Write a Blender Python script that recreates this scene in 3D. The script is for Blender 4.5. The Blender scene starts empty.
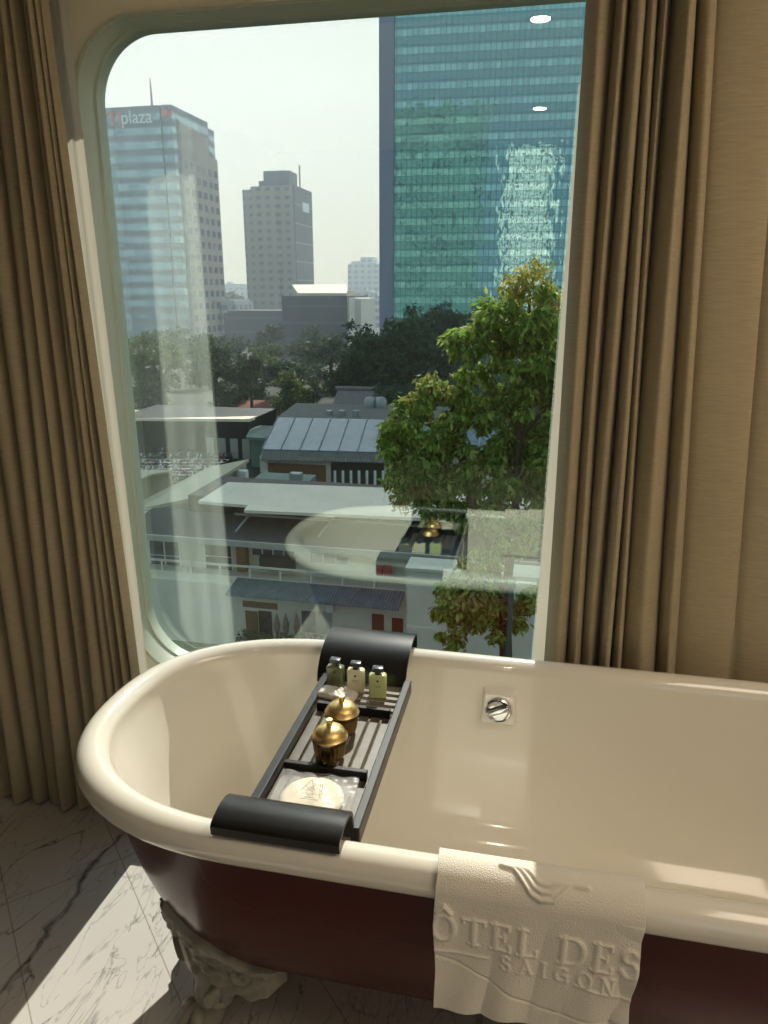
import bpy, bmesh, math, random
import numpy as np
from mathutils import Vector, Matrix
random.seed(7); rng = np.random.default_rng(7)
S = bpy.context.scene; C = S.collection
R = math.radians
# ---------------------------------------------------------------- camera
F = 740.0; PITCH = R(16.7); YAW = R(12.0); CH = 1.5
def ray(px, py):
    u = (px-384)/F; v = (py-512)/F
    X = u; Y = math.cos(PITCH)-v*math.sin(PITCH); Z = -math.sin(PITCH)-v*math.cos(PITCH)
    c, s = math.cos(YAW), math.sin(YAW)
    return (X*c-Y*s, X*s+Y*c, Z)
def at(px, py, Y):
    r = ray(px, py); t = Y/r[1]
    return Vector((r[0]*t, Y, CH+r[2]*t))
def atz(px, py, z):
    r = ray(px, py); t = (z-CH)/r[2]
    return Vector((r[0]*t, r[1]*t, z))
cam = bpy.data.cameras.new('camera'); co = bpy.data.objects.new('camera', cam); C.objects.link(co)
cam.sensor_fit = 'VERTICAL'; cam.sensor_height = 36; cam.lens = F/1024*36
cam.clip_start = .02; cam.clip_end = 3000
co.location = (0, 0, CH); co.rotation_euler = (R(90)-PITCH, 0, YAW)
S.camera = co
# ---------------------------------------------------------------- materials
def lin(c): return tuple((x/255/12.92 if x/255 <= .04045 else ((x/255+.055)/1.055)**2.4) for x in c)
def newmat(name):
    m = bpy.data.materials.new(name); m.use_nodes = True
    nt = m.node_tree; b = nt.nodes['Principled BSDF']
    return m, nt, b
def N(nt, t, **k):
    n = nt.nodes.new(t)
    for a, v in k.items(): setattr(n, a, v)
    return n
def mat(name, rgb, rough=.5, metal=0, spec=.5, coat=0, noise=0, nscale=20, bump=0, bscale=200, emit=0, sheen=0, trans=0, ior=1.45, alpha=1, var=None):
    m, nt, b = newmat(name); L = nt.links
    c = lin(rgb)
    b.inputs['Base Color'].default_value = (*c, 1)
    b.inputs['Roughness'].default_value = rough; b.inputs['Metallic'].default_value = metal
    b.inputs['Specular IOR Level'].default_value = spec; b.inputs['Coat Weight'].default_value = coat
    b.inputs['Coat Roughness'].default_value = .05
    b.inputs['Sheen Weight'].default_value = sheen; b.inputs['IOR'].default_value = ior
    b.inputs['Transmission Weight'].default_value = trans; b.inputs['Alpha'].default_value = alpha
    if emit: b.inputs['Emission Color'].default_value = (*c, 1); b.inputs['Emission Strength'].default_value = emit
    tc = None
    if noise or bump: tc = N(nt, 'ShaderNodeTexCoord')
    if noise:
        n = N(nt, 'ShaderNodeTexNoise'); n.inputs['Scale'].default_value = nscale; n.inputs['Detail'].default_value = 5
        L.new(tc.outputs['Object'], n.inputs['Vector'])
        r = N(nt, 'ShaderNodeValToRGB'); r.color_ramp.elements[0].position = .3; r.color_ramp.elements[1].position = .7
        c2 = lin(var) if var else tuple(x*(1-noise) for x in c)
        r.color_ramp.elements[0].color = (*c2, 1); r.color_ramp.elements[1].color = (*c, 1)
        L.new(n.outputs['Fac'], r.inputs['Fac']); L.new(r.outputs['Color'], b.inputs['Base Color'])
    if bump:
        n = N(nt, 'ShaderNodeTexNoise'); n.inputs['Scale'].default_value = bscale; n.inputs['Detail'].default_value = 3
        L.new(tc.outputs['Object'], n.inputs['Vector'])
        bp = N(nt, 'ShaderNodeBump'); bp.inputs['Strength'].default_value = bump; bp.inputs['Distance'].default_value = .002
        L.new(n.outputs['Fac'], bp.inputs['Height']); L.new(bp.outputs['Normal'], b.inputs['Normal'])
    return m
M = {}
M['enamel'] = mat('enamel', (224, 219, 206), .12, spec=.6, coat=.5)
M['red'] = mat('tub_red', (70, 5, 6), .24, spec=.35, coat=.08)
M['foot'] = mat('foot_paint', (150, 146, 132), .38, spec=.5, noise=.15, nscale=40)
M['wall'] = mat('wall_paint', (236, 228, 206), .8, noise=.04, nscale=3)
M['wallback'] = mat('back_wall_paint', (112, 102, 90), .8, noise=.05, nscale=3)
M['ceil'] = mat('ceiling_paint', (232, 228, 216), .9)
M['frame'] = mat('frame_paint', (176, 186, 170), .45, noise=.05, nscale=6)
M['lining'] = mat('lining', (236, 234, 222), .9)
def lin_mat():
    m, nt, b = newmat('lining_cloth'); L = nt.links
    b.inputs['Base Color'].default_value = (*lin((238, 236, 226)), 1); b.inputs['Roughness'].default_value = .9
    t = N(nt, 'ShaderNodeBsdfTranslucent'); t.inputs['Color'].default_value = (*lin((240, 232, 212)), 1)
    mx = N(nt, 'ShaderNodeMixShader'); mx.inputs[0].default_value = .3
    L.new(b.outputs[0], mx.inputs[1]); L.new(t.outputs[0], mx.inputs[2]); L.new(mx.outputs[0], nt.nodes['Material Output'].inputs['Surface']); return m
M['lining'] = lin_mat()
M['black'] = mat('black_wood', (16, 15, 15), .34, spec=.4, coat=.12, noise=.3, nscale=30)
M['slatglare'] = mat('slat_glare', (112, 102, 88), .3, spec=.7, coat=.3, noise=.3, nscale=60)  # black slats, with the sun glare painted in as a lighter tan
M['brass'] = mat('brass', (228, 198, 134), .38, metal=1, noise=.2, nscale=25)
M['brassdark'] = mat('brass_dark', (160, 132, 84), .3, metal=1, noise=.3, nscale=30)
M['chrome'] = mat('chrome', (215, 218, 220), .08, metal=1)
M['whitepl'] = mat('white_plate', (236, 234, 226), .2, spec=.6, coat=.4)
M['capgrey'] = mat('cap_grey', (58, 62, 68), .25, spec=.7, coat=.4)
M['ink'] = mat('ink', (96, 84, 70), .6)
M['inkdark'] = mat('ink_dark', (50, 44, 38), .6)
M['disc'] = mat('cotton', (236, 226, 202), .8, noise=.05, nscale=60)
M['soap'] = mat('soap_wrap', (205, 198, 182), .3, spec=.6, coat=.3, bump=.6, bscale=120)
M['gel1'] = mat('olive_gel', (122, 128, 92), .12, spec=.6, coat=.3, noise=.35, nscale=60)
M['gel2'] = mat('cream_lotion', (226, 220, 186), .2, spec=.5, coat=.3)
M['gel3'] = mat('green_gel', (196, 204, 142), .2, spec=.5, coat=.3)
M['lampglow'] = mat('lamp_glow', (255, 222, 176), .5, emit=2.5)

def fabric(name, rgb):
    m, nt, b = newmat(name); L = nt.links
    tc = N(nt, 'ShaderNodeTexCoord'); mp = N(nt, 'ShaderNodeMapping'); mp.inputs['Scale'].default_value = (30, 30, 380)
    L.new(tc.outputs['Object'], mp.inputs['Vector'])
    n = N(nt, 'ShaderNodeTexNoise'); n.inputs['Scale'].default_value = 1; n.inputs['Detail'].default_value = 4
    L.new(mp.outputs['Vector'], n.inputs['Vector'])
    r = N(nt, 'ShaderNodeValToRGB'); c = lin(rgb)
    r.color_ramp.elements[0].position = .25; r.color_ramp.elements[1].position = .75
    r.color_ramp.elements[0].color = (*[x*.86 for x in c], 1); r.color_ramp.elements[1].color = (*[min(1, x*1.1) for x in c], 1)
    L.new(n.outputs['Fac'], r.inputs['Fac']); L.new(r.outputs['Color'], b.inputs['Base Color'])
    bp = N(nt, 'ShaderNodeBump'); bp.inputs['Strength'].default_value = .25; bp.inputs['Distance'].default_value = .001
    L.new(n.outputs['Fac'], bp.inputs['Height']); L.new(bp.outputs['Normal'], b.inputs['Normal'])
    b.inputs['Roughness'].default_value = .85; b.inputs['Sheen Weight'].default_value = .15; b.inputs['Specular IOR Level'].default_value = .2
    return m
M['curtain'] = fabric('curtain_cloth', (164, 151, 123))

def terry():
    m, nt, b = newmat('terry'); L = nt.links
    b.inputs['Base Color'].default_value = (*lin((224, 218, 204)), 1); b.inputs['Roughness'].default_value = .95
    b.inputs['Sheen Weight'].default_value = .3; b.inputs['Specular IOR Level'].default_value = .1
    tc = N(nt, 'ShaderNodeTexCoord'); n = N(nt, 'ShaderNodeTexNoise'); n.inputs['Scale'].default_value = 420; n.inputs['Detail'].default_value = 3
    L.new(tc.outputs['Object'], n.inputs['Vector'])
    bp = N(nt, 'ShaderNodeBump'); bp.inputs['Strength'].default_value = .7; bp.inputs['Distance'].default_value = .0018
    L.new(n.outputs['Fac'], bp.inputs['Height']); L.new(bp.outputs['Normal'], b.inputs['Normal'])
    return m
M['terry'] = terry()

def pane_mat():     # clear glass: lets the sun through, mirrors the room by a Schlick curve
    m, nt, b = newmat('window_glass'); L = nt.links; nt.nodes.remove(b)
    out = nt.nodes['Material Output']
    lw = N(nt, 'ShaderNodeLayerWeight'); lw.inputs['Blend'].default_value = .5
    p = N(nt, 'ShaderNodeMath', operation='POWER'); p.inputs[1].default_value = 5
    L.new(lw.outputs['Facing'], p.inputs[0])
    ma = N(nt, 'ShaderNodeMath', operation='MULTIPLY_ADD'); ma.inputs[1].default_value = .84; ma.inputs[2].default_value = .16
    L.new(p.outputs[0], ma.inputs[0])
    t = N(nt, 'ShaderNodeBsdfTransparent'); t.inputs['Color'].default_value = (.965, .99, .98, 1)
    g = N(nt, 'ShaderNodeBsdfGlossy'); g.inputs['Roughness'].default_value = 0; g.inputs['Color'].default_value = (.88, 1, .95, 1)
    mx = N(nt, 'ShaderNodeMixShader'); L.new(ma.outputs[0], mx.inputs[0]); L.new(t.outputs[0], mx.inputs[1]); L.new(g.outputs[0], mx.inputs[2])
    L.new(mx.outputs[0], out.inputs['Surface'])
    return m
M['pane'] = pane_mat()
def film_mat(name, col, refl, body):
    m, nt, b = newmat(name); L = nt.links
    out = nt.nodes['Material Output']
    b.inputs['Base Color'].default_value = (*lin(col), 1); b.inputs['Roughness'].default_value = .3; b.inputs['Coat Weight'].default_value = .15
    t = N(nt, 'ShaderNodeBsdfTransparent'); mx = N(nt, 'ShaderNodeMixShader'); mx.inputs[0].default_value = body
    L.new(t.outputs[0], mx.inputs[1]); L.new(b.outputs[0], mx.inputs[2]); L.new(mx.outputs[0], out.inputs['Surface'])
    return m
M['film'] = film_mat('clear_film', (225, 225, 220), .2, .24)
M['jarglass'] = film_mat('jar_glass', (60, 50, 40), .2, .5)

def marble():
    m, nt, b = newmat('marble'); L = nt.links
    tc = N(nt, 'ShaderNodeTexCoord')
    def noise(scale, detail, vec, dist=0):
        n = N(nt, 'ShaderNodeTexNoise'); n.inputs['Scale'].default_value = scale; n.inputs['Detail'].default_value = detail; n.inputs['Distortion'].default_value = dist
        L.new(vec, n.inputs['Vector']); return n
    mp = N(nt, 'ShaderNodeMapping'); mp.inputs['Rotation'].default_value = (0, 0, R(14)); mp.inputs['Scale'].default_value = (3.8, 1.1, 1)
    L.new(tc.outputs['Object'], mp.inputs['Vector'])
    def M2(op, a, bb=None, c=None):
        n = N(nt, 'ShaderNodeMath', operation=op)
        for i, x in enumerate((a, bb, c)):
            if x is None: continue
            if isinstance(x, (int, float)): n.inputs[i].default_value = x
            else: L.new(x, n.inputs[i])
        return n.outputs[0]
    def vein(vec, scale, width, dist, det=6):
        n = noise(scale, det, vec, dist)
        d = M2('ABSOLUTE', M2('SUBTRACT', n.outputs['Fac'], .5))
        r = N(nt, 'ShaderNodeMapRange'); r.inputs['From Min'].default_value = 0; r.inputs['From Max'].default_value = width
        r.inputs['To Min'].default_value = 1; r.inputs['To Max'].default_value = 0; L.new(d, r.inputs['Value'])
        return r.outputs['Result']
    v1 = vein(mp.outputs['Vector'], 2.2, .012, .9, 8)
    mp2 = N(nt, 'ShaderNodeMapping'); mp2.inputs['Rotation'].default_value = (0, 0, R(-22)); mp2.inputs['Scale'].default_value = (5, 1.6, 1); mp2.inputs['Location'].default_value = (3, 1, 0)
    L.new(tc.outputs['Object'], mp2.inputs['Vector'])
    v2 = vein(mp2.outputs['Vector'], 2.6, .010, .6, 6)
    mask = noise(5, 3, tc.outputs['Object'])
    mk = N(nt, 'ShaderNodeMapRange'); mk.inputs['From Min'].default_value = .4; mk.inputs['From Max'].default_value = .62; L.new(mask.outputs['Fac'], mk.inputs['Value'])
    # one long dark vein
    sx = N(nt, 'ShaderNodeSeparateXYZ'); L.new(tc.outputs['Object'], sx.inputs[0])
    wob = noise(4.5, 6, tc.outputs['Object'], .3)
    xx = M2('ADD', M2('ADD', sx.outputs[0], M2('MULTIPLY', M2('SUBTRACT', wob.outputs['Fac'], .5), .16)), 1.105)
    dd = M2('ABSOLUTE', xx)
    r3 = N(nt, 'ShaderNodeMapRange'); r3.inputs['From Max'].default_value = .011; r3.inputs['To Min'].default_value = 1; r3.inputs['To Max'].default_value = 0; L.new(dd, r3.inputs['Value'])
    gaps = noise(28, 3, tc.outputs['Object']); 
    big = M2('MULTIPLY', r3.outputs['Result'], M2('MULTIPLY_ADD', gaps.outputs['Fac'], 1.6, -.05))
    s = M2('ADD', M2('MULTIPLY', M2('MULTIPLY_ADD', M2('MULTIPLY', v1, mk.outputs['Result']), .7, M2('MULTIPLY', v1, .15)), .9), M2('MULTIPLY', v2, .38))
    s = M2('MAXIMUM', s, big)
    s = M2('MINIMUM', s, 1.0)
    cl = noise(3.0, 6, tc.outputs['Object'], .5)
    base = N(nt, 'ShaderNodeMix', data_type='RGBA'); base.inputs[6].default_value = (*lin((196, 191, 186)), 1); base.inputs[7].default_value = (*lin((212, 206, 197)), 1)
    L.new(cl.outputs['Fac'], base.inputs[0])
    mx = N(nt, 'ShaderNodeMix', data_type='RGBA'); mx.inputs[7].default_value = (*lin((70, 68, 66)), 1)
    L.new(s, mx.inputs[0]); L.new(base.outputs[2], mx.inputs[6])
    # tile joints run diagonally
    dg = M2('ADD', M2('ADD', sx.outputs[0], sx.outputs[1]), -.43+40)
    fr = M2('MODULO', dg, .4); jn = M2('LESS_THAN', fr, .0045)
    dg2 = M2('ADD', M2('SUBTRACT', sx.outputs[0], sx.outputs[1]), 40+.15)
    j2 = M2('LESS_THAN', M2('MODULO', dg2, .8), .0045)
    jj = M2('MULTIPLY', M2('MAXIMUM', jn, j2), .55)
    m3 = N(nt, 'ShaderNodeMix', data_type='RGBA'); m3.inputs[7].default_value = (*lin((120, 110, 98)), 1)
    L.new(jj, m3.inputs[0]); L.new(mx.outputs[2], m3.inputs[6]); L.new(m3.outputs[2], b.inputs['Base Color'])
    b.inputs['Roughness'].default_value = .16
    return m
M['marble'] = marble()

def facade(name, wall, glass, cw, ch, ww, wh, rough=.3, gmix=None, gloss=.0, wave=0, ox=0, oz=0):
    """wall with a grid of window glass, cell cw x ch metres, window covering ww x wh of it"""
    m, nt, b = newmat(name); L = nt.links
    tc = N(nt, 'ShaderNodeTexCoord'); sx = N(nt, 'ShaderNodeSeparateXYZ'); L.new(tc.outputs['Object'], sx.inputs[0])
    def M2(op, a, bb=None, c=None):
        n = N(nt, 'ShaderNodeMath', operation=op)
        for i, x in enumerate((a, bb, c)):
            if x is None: continue
            if isinstance(x, (int, float)): n.inputs[i].default_value = x
            else: L.new(x, n.inputs[i])
        return n.outputs[0]
    nrm = N(nt, 'ShaderNodeNewGeometry'); sn = N(nt, 'ShaderNodeSeparateXYZ'); L.new(nrm.outputs['Normal'], sn.inputs[0])
    side = M2('GREATER_THAN', M2('ABSOLUTE', sn.outputs[0]), .7)
    u = N(nt, 'ShaderNodeMix'); L.new(side, u.inputs[0]); L.new(sx.outputs[0], u.inputs[2]); L.new(sx.outputs[1], u.inputs[3])
    fu = M2('MODULO', M2('DIVIDE', M2('ADD', u.outputs[0], 1000*cw+ox), cw), 1)
    fz = M2('MODULO', M2('DIVIDE', M2('ADD', sx.outputs[2], 1000*ch+oz), ch), 1)
    w = M2('MULTIPLY', M2('LESS_THAN', fu, ww), M2('LESS_THAN', fz, wh))
    # per-cell variation
    cu = M2('FLOOR', M2('DIVIDE', M2('ADD', u.outputs[0], 1000*cw+ox), cw)); cz = M2('FLOOR', M2('DIVIDE', M2('ADD', sx.outputs[2], 1000*ch+oz), ch))
    cb = N(nt, 'ShaderNodeCombineXYZ'); L.new(cu, cb.inputs[0]); L.new(cz, cb.inputs[1])
    wn = N(nt, 'ShaderNodeTexWhiteNoise'); L.new(cb.outputs[0], wn.inputs['Vector'])
    gc = N(nt, 'ShaderNodeMix', data_type='RGBA'); gc.inputs[6].default_value = (*lin(glass), 1); gc.inputs[7].default_value = (*lin(gmix or glass), 1); L.new(wn.outputs['Value'], gc.inputs[0])
    mx = N(nt, 'ShaderNodeMix', data_type='RGBA'); mx.inputs[6].default_value = (*lin(wall), 1); L.new(w, mx.inputs[0]); L.new(gc.outputs[2], mx.inputs[7])
    L.new(mx.outputs[2], b.inputs['Base Color'])
    rr = M2('MULTIPLY_ADD', w, rough-.8, .8); L.new(rr, b.inputs['Roughness'])
    if gloss:
        L.new(M2('MULTIPLY', w, gloss), b.inputs['Metallic'])
    if wave:
        n = N(nt, 'ShaderNodeTexNoise'); n.inputs['Scale'].default_value = wave; n.inputs['Detail'].default_value = 2
        L.new(tc.outputs['Object'], n.inputs['Vector'])
        bp = N(nt, 'ShaderNodeBump'); bp.inputs['Strength'].default_value = 1; bp.inputs['Distance'].default_value = .05
        L.new(n.outputs['Fac'], bp.inputs['Height']); L.new(bp.outputs['Normal'], b.inputs['Normal'])
    return m

def curtainwall():
    """tower glazing: mirror-like teal glass, thin mullions, alternating vision and spandrel bands"""
    m, nt, b = newmat('curtain_wall'); L = nt.links
    tc = N(nt, 'ShaderNodeTexCoord'); sx = N(nt, 'ShaderNodeSeparateXYZ'); L.new(tc.outputs['Object'], sx.inputs[0])
    def M2(op, a, bb=None, c=None):
        n = N(nt, 'ShaderNodeMath', operation=op)
        for i, x in enumerate((a, bb, c)):
            if x is None: continue
            if isinstance(x, (int, float)): n.inputs[i].default_value = x
            else: L.new(x, n.inputs[i])
        return n.outputs[0]
    X = M2('ADD', sx.outputs[0], 1000); Z = M2('ADD', sx.outputs[2], 1000*2.9)
    mul = M2('LESS_THAN', M2('MODULO', X, 1.0), .2)
    hz = M2('LESS_THAN', M2('MODULO', Z, 1.45), .13)
    band = M2('LESS_THAN', M2('MODULO', Z, 2.9), 1.15)
    cu = M2('FLOOR', M2('DIVIDE', X, 1.0)); cz = M2('FLOOR', M2('DIVIDE', Z, 2.9))
    cb = N(nt, 'ShaderNodeCombineXYZ'); L.new(cu, cb.inputs[0]); L.new(cz, cb.inputs[1])
    wn = N(nt, 'ShaderNodeTexWhiteNoise'); L.new(cb.outputs[0], wn.inputs['Vector'])
    g = N(nt, 'ShaderNodeMix', data_type='RGBA'); g.inputs[6].default_value = (*lin((138, 176, 176)), 1)
    g.inputs[7].default_value = (*lin((184, 220, 214)), 1)
    L.new(M2('MULTIPLY', band, M2('MULTIPLY_ADD', wn.outputs['Value'], .6, .4)), g.inputs[0])
    fr = N(nt, 'ShaderNodeMix', data_type='RGBA'); L.new(M2('MAXIMUM', M2('MULTIPLY', mul, .42), M2('MULTIPLY', hz, .6)), fr.inputs[0])
    L.new(g.outputs[2], fr.inputs[6]); fr.inputs[7].default_value = (*lin((52, 76, 92)), 1)
    L.new(fr.outputs[2], b.inputs['Base Color'])
    b.inputs['Metallic'].default_value = .85; b.inputs['Roughness'].default_value = .03
    mp = N(nt, 'ShaderNodeMapping'); mp.inputs['Scale'].default_value = (.7, .7, .45); L.new(tc.outputs['Object'], mp.inputs['Vector'])
    n = N(nt, 'ShaderNodeTexNoise'); n.inputs['Scale'].default_value = .8; n.inputs['Detail'].default_value = 1.5
    L.new(mp.outputs['Vector'], n.inputs['Vector'])
    bp = N(nt, 'ShaderNodeBump'); bp.inputs['Strength'].default_value = 1; bp.inputs['Distance'].default_value = .03
    L.new(n.outputs['Fac'], bp.inputs['Height']); L.new(bp.outputs['Normal'], b.inputs['Normal'])
    return m
M['cwall'] = curtainwall()
def leafmat(name, c1, c2, c3, tr=.35):
    m, nt, b = newmat(name); L = nt.links
    g = N(nt, 'ShaderNodeNewGeometry'); r = N(nt, 'ShaderNodeValToRGB'); e = r.color_ramp.elements
    e[0].color = (*lin(c1), 1); e[1].color = (*lin(c2), 1); e[1].position = .7
    x = e.new(.95); x.color = (*lin(c3), 1)
    L.new(g.outputs['Random Per Island'], r.inputs['Fac']); L.new(r.outputs['Color'], b.inputs['Base Color'])
    b.inputs['Roughness'].default_value = .6; b.inputs['Specular IOR Level'].default_value = .25
    t = N(nt, 'ShaderNodeBsdfTranslucent'); L.new(r.outputs['Color'], t.inputs['Color'])
    mx = N(nt, 'ShaderNodeMixShader'); mx.inputs[0].default_value = tr
    L.new(b.outputs[0], mx.inputs[1]); L.new(t.outputs[0], mx.inputs[2]); L.new(mx.outputs[0], nt.nodes['Material Output'].inputs['Surface'])
    return m
M['leafnear'] = leafmat('leaf_near', (74, 108, 42), (150, 180, 76), (204, 204, 120), .55)
M['leafnew'] = leafmat('leaf_young', (128, 144, 60), (176, 172, 88), (200, 166, 120), .5)
M['leafdark'] = leafmat('leaf_dark', (32, 54, 34), (60, 86, 48), (88, 106, 60), .25)
M['leafmid'] = leafmat('leaf_mid', (50, 72, 34), (92, 112, 54), (128, 132, 74), .3)
M['bark'] = mat('bark', (74, 62, 50), .9, noise=.4, nscale=3)
M['asphalt'] = mat('ground', (58, 62, 50), .9, noise=.3, nscale=.05)
M['roofwhite'] = mat('roof_white', (232, 216, 194), .6, noise=.12, nscale=.6)
M['roofcream'] = mat('roof_cream', (186, 178, 152), .7, noise=.1, nscale=.5)
M['roofgrey'] = mat('roof_grey', (112, 110, 104), .8, noise=.3, nscale=.8)
M['roofdark'] = mat('roof_dark', (58, 60, 62), .8, noise=.3, nscale=.8)
M['roofteal'] = mat('roof_teal', (104, 128, 118), .6, noise=.2, nscale=.6)
M['roofglass'] = mat('roof_glass', (120, 134, 144), .25, spec=.8, noise=.25, nscale=.9)
M['roofblue'] = mat('roof_blue', (108, 122, 124), .45, noise=.35, nscale=1.5)
M['roofred'] = mat('roof_red', (134, 74, 52), .85, noise=.3, nscale=1.5)
M['thatch'] = mat('thatch', (128, 120, 118), .95, noise=.4, nscale=2.5)
M['hwall'] = mat('house_wall', (214, 206, 188), .85, noise=.12, nscale=.7)
M['hwall2'] = mat('house_wall_grey', (170, 166, 156), .85, noise=.15, nscale=.7)
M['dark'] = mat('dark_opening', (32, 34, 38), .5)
M['winglass'] = mat('window_dark_glass', (60, 74, 92), .15, spec=.8)
M['wood'] = mat('brown_wood', (112, 78, 52), .7)
M['whitep'] = mat('white_paint', (222, 222, 216), .6)
M['greym'] = mat('grey_metal', (150, 152, 152), .4, metal=.3)
M['umb'] = mat('umbrella_cloth', (120, 100, 84), .9)
M['polem'] = mat('green_steel', (92, 140, 132), .25, metal=.8)
M['bike1'] = mat('bike_paint', (52, 54, 64), .25, coat=.6); M['bike2'] = mat('bike_red', (120, 40, 38), .25, coat=.6); M['bike3'] = mat('bike_white', (190, 192, 196), .25, coat=.6)
M['plazag'] = facade('plaza_glass', (112, 124, 136), (120, 156, 172), 4.2, 4.6, .95, .5, .1, (168, 200, 204), .4, 0)
M['plazab'] = mat('plaza_stone', (168, 158, 148), .8, noise=.06, nscale=.2)
M['plazad'] = mat('plaza_dark', (112, 114, 122), .7)
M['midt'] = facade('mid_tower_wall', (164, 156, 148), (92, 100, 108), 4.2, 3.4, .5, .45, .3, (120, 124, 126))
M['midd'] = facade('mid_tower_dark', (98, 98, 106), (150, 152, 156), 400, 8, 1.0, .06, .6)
M['darkb'] = facade('dark_block_wall', (74, 72, 80), (92, 90, 96), 3.0, 5.0, .9, .12, .6)
M['fara'] = facade('far_flats', (214, 214, 216), (160, 168, 178), 5, 4, .55, .5, .4)
M['teal'] = facade('teal_block', (120, 152, 148), (52, 80, 88), 16, 7.0, .92, .55, .3, (104, 146, 140))
M['latt'] = facade('white_lattice', (250, 252, 246), (18, 40, 48), 6.6, 7.0, .5, .62, .3, (70, 110, 106))
M['lilac'] = mat('lilac_panel', (150, 152, 172), .5)
M['signred'] = mat('sign_red', (206, 96, 92), .6); M['signwhite'] = mat('sign_white', (236, 240, 240), .6)

# ---------------------------------------------------------------- mesh helpers
class MB:
    def __init__(s): s.v = []; s.f = []; s.m = []
    def add(s, v, f, mi=0):
        o = len(s.v); s.v += [tuple(p) for p in v]; s.f += [tuple(i+o for i in q) for q in f]; s.m += [mi]*len(f)
    def box(s, x0, x1, y0, y1, z0, z1, mi=0, rz=0, bev=0):
        cx, cy, cz = (x0+x1)/2, (y0+y1)/2, (z0+z1)/2
        if bev:
            bm = bmesh.new(); bmesh.ops.create_cube(bm, size=1)
            for v in bm.verts: v.co = Vector((v.co.x*(x1-x0), v.co.y*(y1-y0), v.co.z*(z1-z0)))
            bmesh.ops.bevel(bm, geom=bm.edges[:], offset=bev, segments=2, affect='EDGES', profile=.5)
            bm.verts.index_update(); vs = [v.co.copy() for v in bm.verts]; fs = [[v.index for v in f.verts] for f in bm.faces]; bm.free()
        else:
            vs = [Vector((a*(x1-x0)/2, b*(y1-y0)/2, c*(z1-z0)/2)) for a in (-1, 1) for b in (-1, 1) for c in (-1, 1)]
            fs = [(0, 1, 3, 2), (4, 6, 7, 5), (0, 4, 5, 1), (2, 3, 7, 6), (0, 2, 6, 4), (1, 5, 7, 3)]
        c, n = math.cos(rz), math.sin(rz)
        s.add([(cx+p.x*c-p.y*n, cy+p.x*n+p.y*c, cz+p.z) for p in vs], fs, mi)
    def grid(s, P, closed_u=False, closed_v=False, mi=0):
        P = np.asarray(P); nu, nv = P.shape[:2]
        v = P.reshape(-1, 3).tolist(); f = []
        for i in range(nu if closed_u else nu-1):
            for j in range(nv if closed_v else nv-1):
                a = i*nv+j; b_ = ((i+1) % nu)*nv+j; c = ((i+1) % nu)*nv+(j+1) % nv; d = i*nv+(j+1) % nv
                f.append((a, b_, c, d))
        s.add(v, f, mi)
    def tube(s, pts, rad, n=10, mi=0, cap=True):
        pts = [Vector(p) for p in pts]; rad = rad if hasattr(rad, '__len__') else [rad]*len(pts)
        up = Vector((0, 0, 1)); rows = []
        prev = None
        for i, p in enumerate(pts):
            t = (pts[min(i+1, len(pts)-1)]-pts[max(i-1, 0)]).normalized()
            if prev is None:
                a = t.cross(up) if abs(t.z) < .95 else t.cross(Vector((1, 0, 0)))
            else: a = prev-t*prev.dot(t)
            a.normalize(); prev = a; b_ = t.cross(a)
            rows.append([p+(a*math.cos(2*math.pi*k/n)+b_*math.sin(2*math.pi*k/n))*rad[i] for k in range(n)])
        o = len(s.v); s.grid(np.array([[list(q) for q in r] for r in rows]), closed_v=True, mi=mi)
        if cap:
            s.f.append(tuple(o+k for k in range(n))); s.m.append(mi)
            e = o+(len(pts)-1)*n; s.f.append(tuple(e+k for k in reversed(range(n)))); s.m.append(mi)
    def lathe(s, prof, c=(0, 0, 0), n=32, mi=0, rib=0, nrib=24):
        rows = []
        for (r, z) in prof:
            rows.append([(c[0]+(r+(rib*math.cos(nrib*2*math.pi*k/n) if rib and r > .01 else 0))*math.cos(2*math.pi*k/n), c[1]+(r+(rib*math.cos(nrib*2*math.pi*k/n) if rib and r > .01 else 0))*math.sin(2*math.pi*k/n), c[2]+z) for k in range(n)])
        s.grid(np.array(rows), closed_v=True, mi=mi)
    def slab(s, P, t, mi=0):      # polygon of 3-D points given a thickness downwards
        n = len(P); v = [tuple(p) for p in P]+[(p[0], p[1], p[2]-t) for p in P]
        f = [tuple(range(n)), tuple(reversed(range(n, 2*n)))]+[(i, i+n, (i+1) % n+n, (i+1) % n) for i in range(n)]
        s.add(v, f, mi)
    def prism(s, poly, z0, z1, mi=0):
        s.slab([(p[0], p[1], z1) for p in poly], z1-z0, mi)
    def build(s, name, mats, parent=None, smooth=False, angle=40, origin=None):
        me = bpy.data.meshes.new(name)
        o3 = Vector(origin) if origin is not None else Vector((0, 0, 0))
        me.from_pydata([(p[0]-o3.x, p[1]-o3.y, p[2]-o3.z) for p in s.v], [], s.f)
        mats = mats if isinstance(mats, (list, tuple)) else [mats]
        for x in mats: me.materials.append(x)
        if any(s.m): me.polygons.foreach_set('material_index', s.m)
        bm = bmesh.new(); bm.from_mesh(me); bmesh.ops.recalc_face_normals(bm, faces=bm.faces[:]); bm.to_mesh(me); bm.free()
        if smooth:
            me.polygons.foreach_set('use_smooth', [True]*len(me.polygons)); me.set_sharp_from_angle(angle=R(angle))
        me.update()
        ob = bpy.data.objects.new(name, me); C.objects.link(ob); ob.location = o3
        if parent: ob.parent = parent
        return ob
def tag(o, label=None, cat=None, group=None, kind=None):
    if label: o['label'] = label
    if cat: o['category'] = cat
    if group: o['group'] = group
    if kind: o['kind'] = kind
    return o
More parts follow.
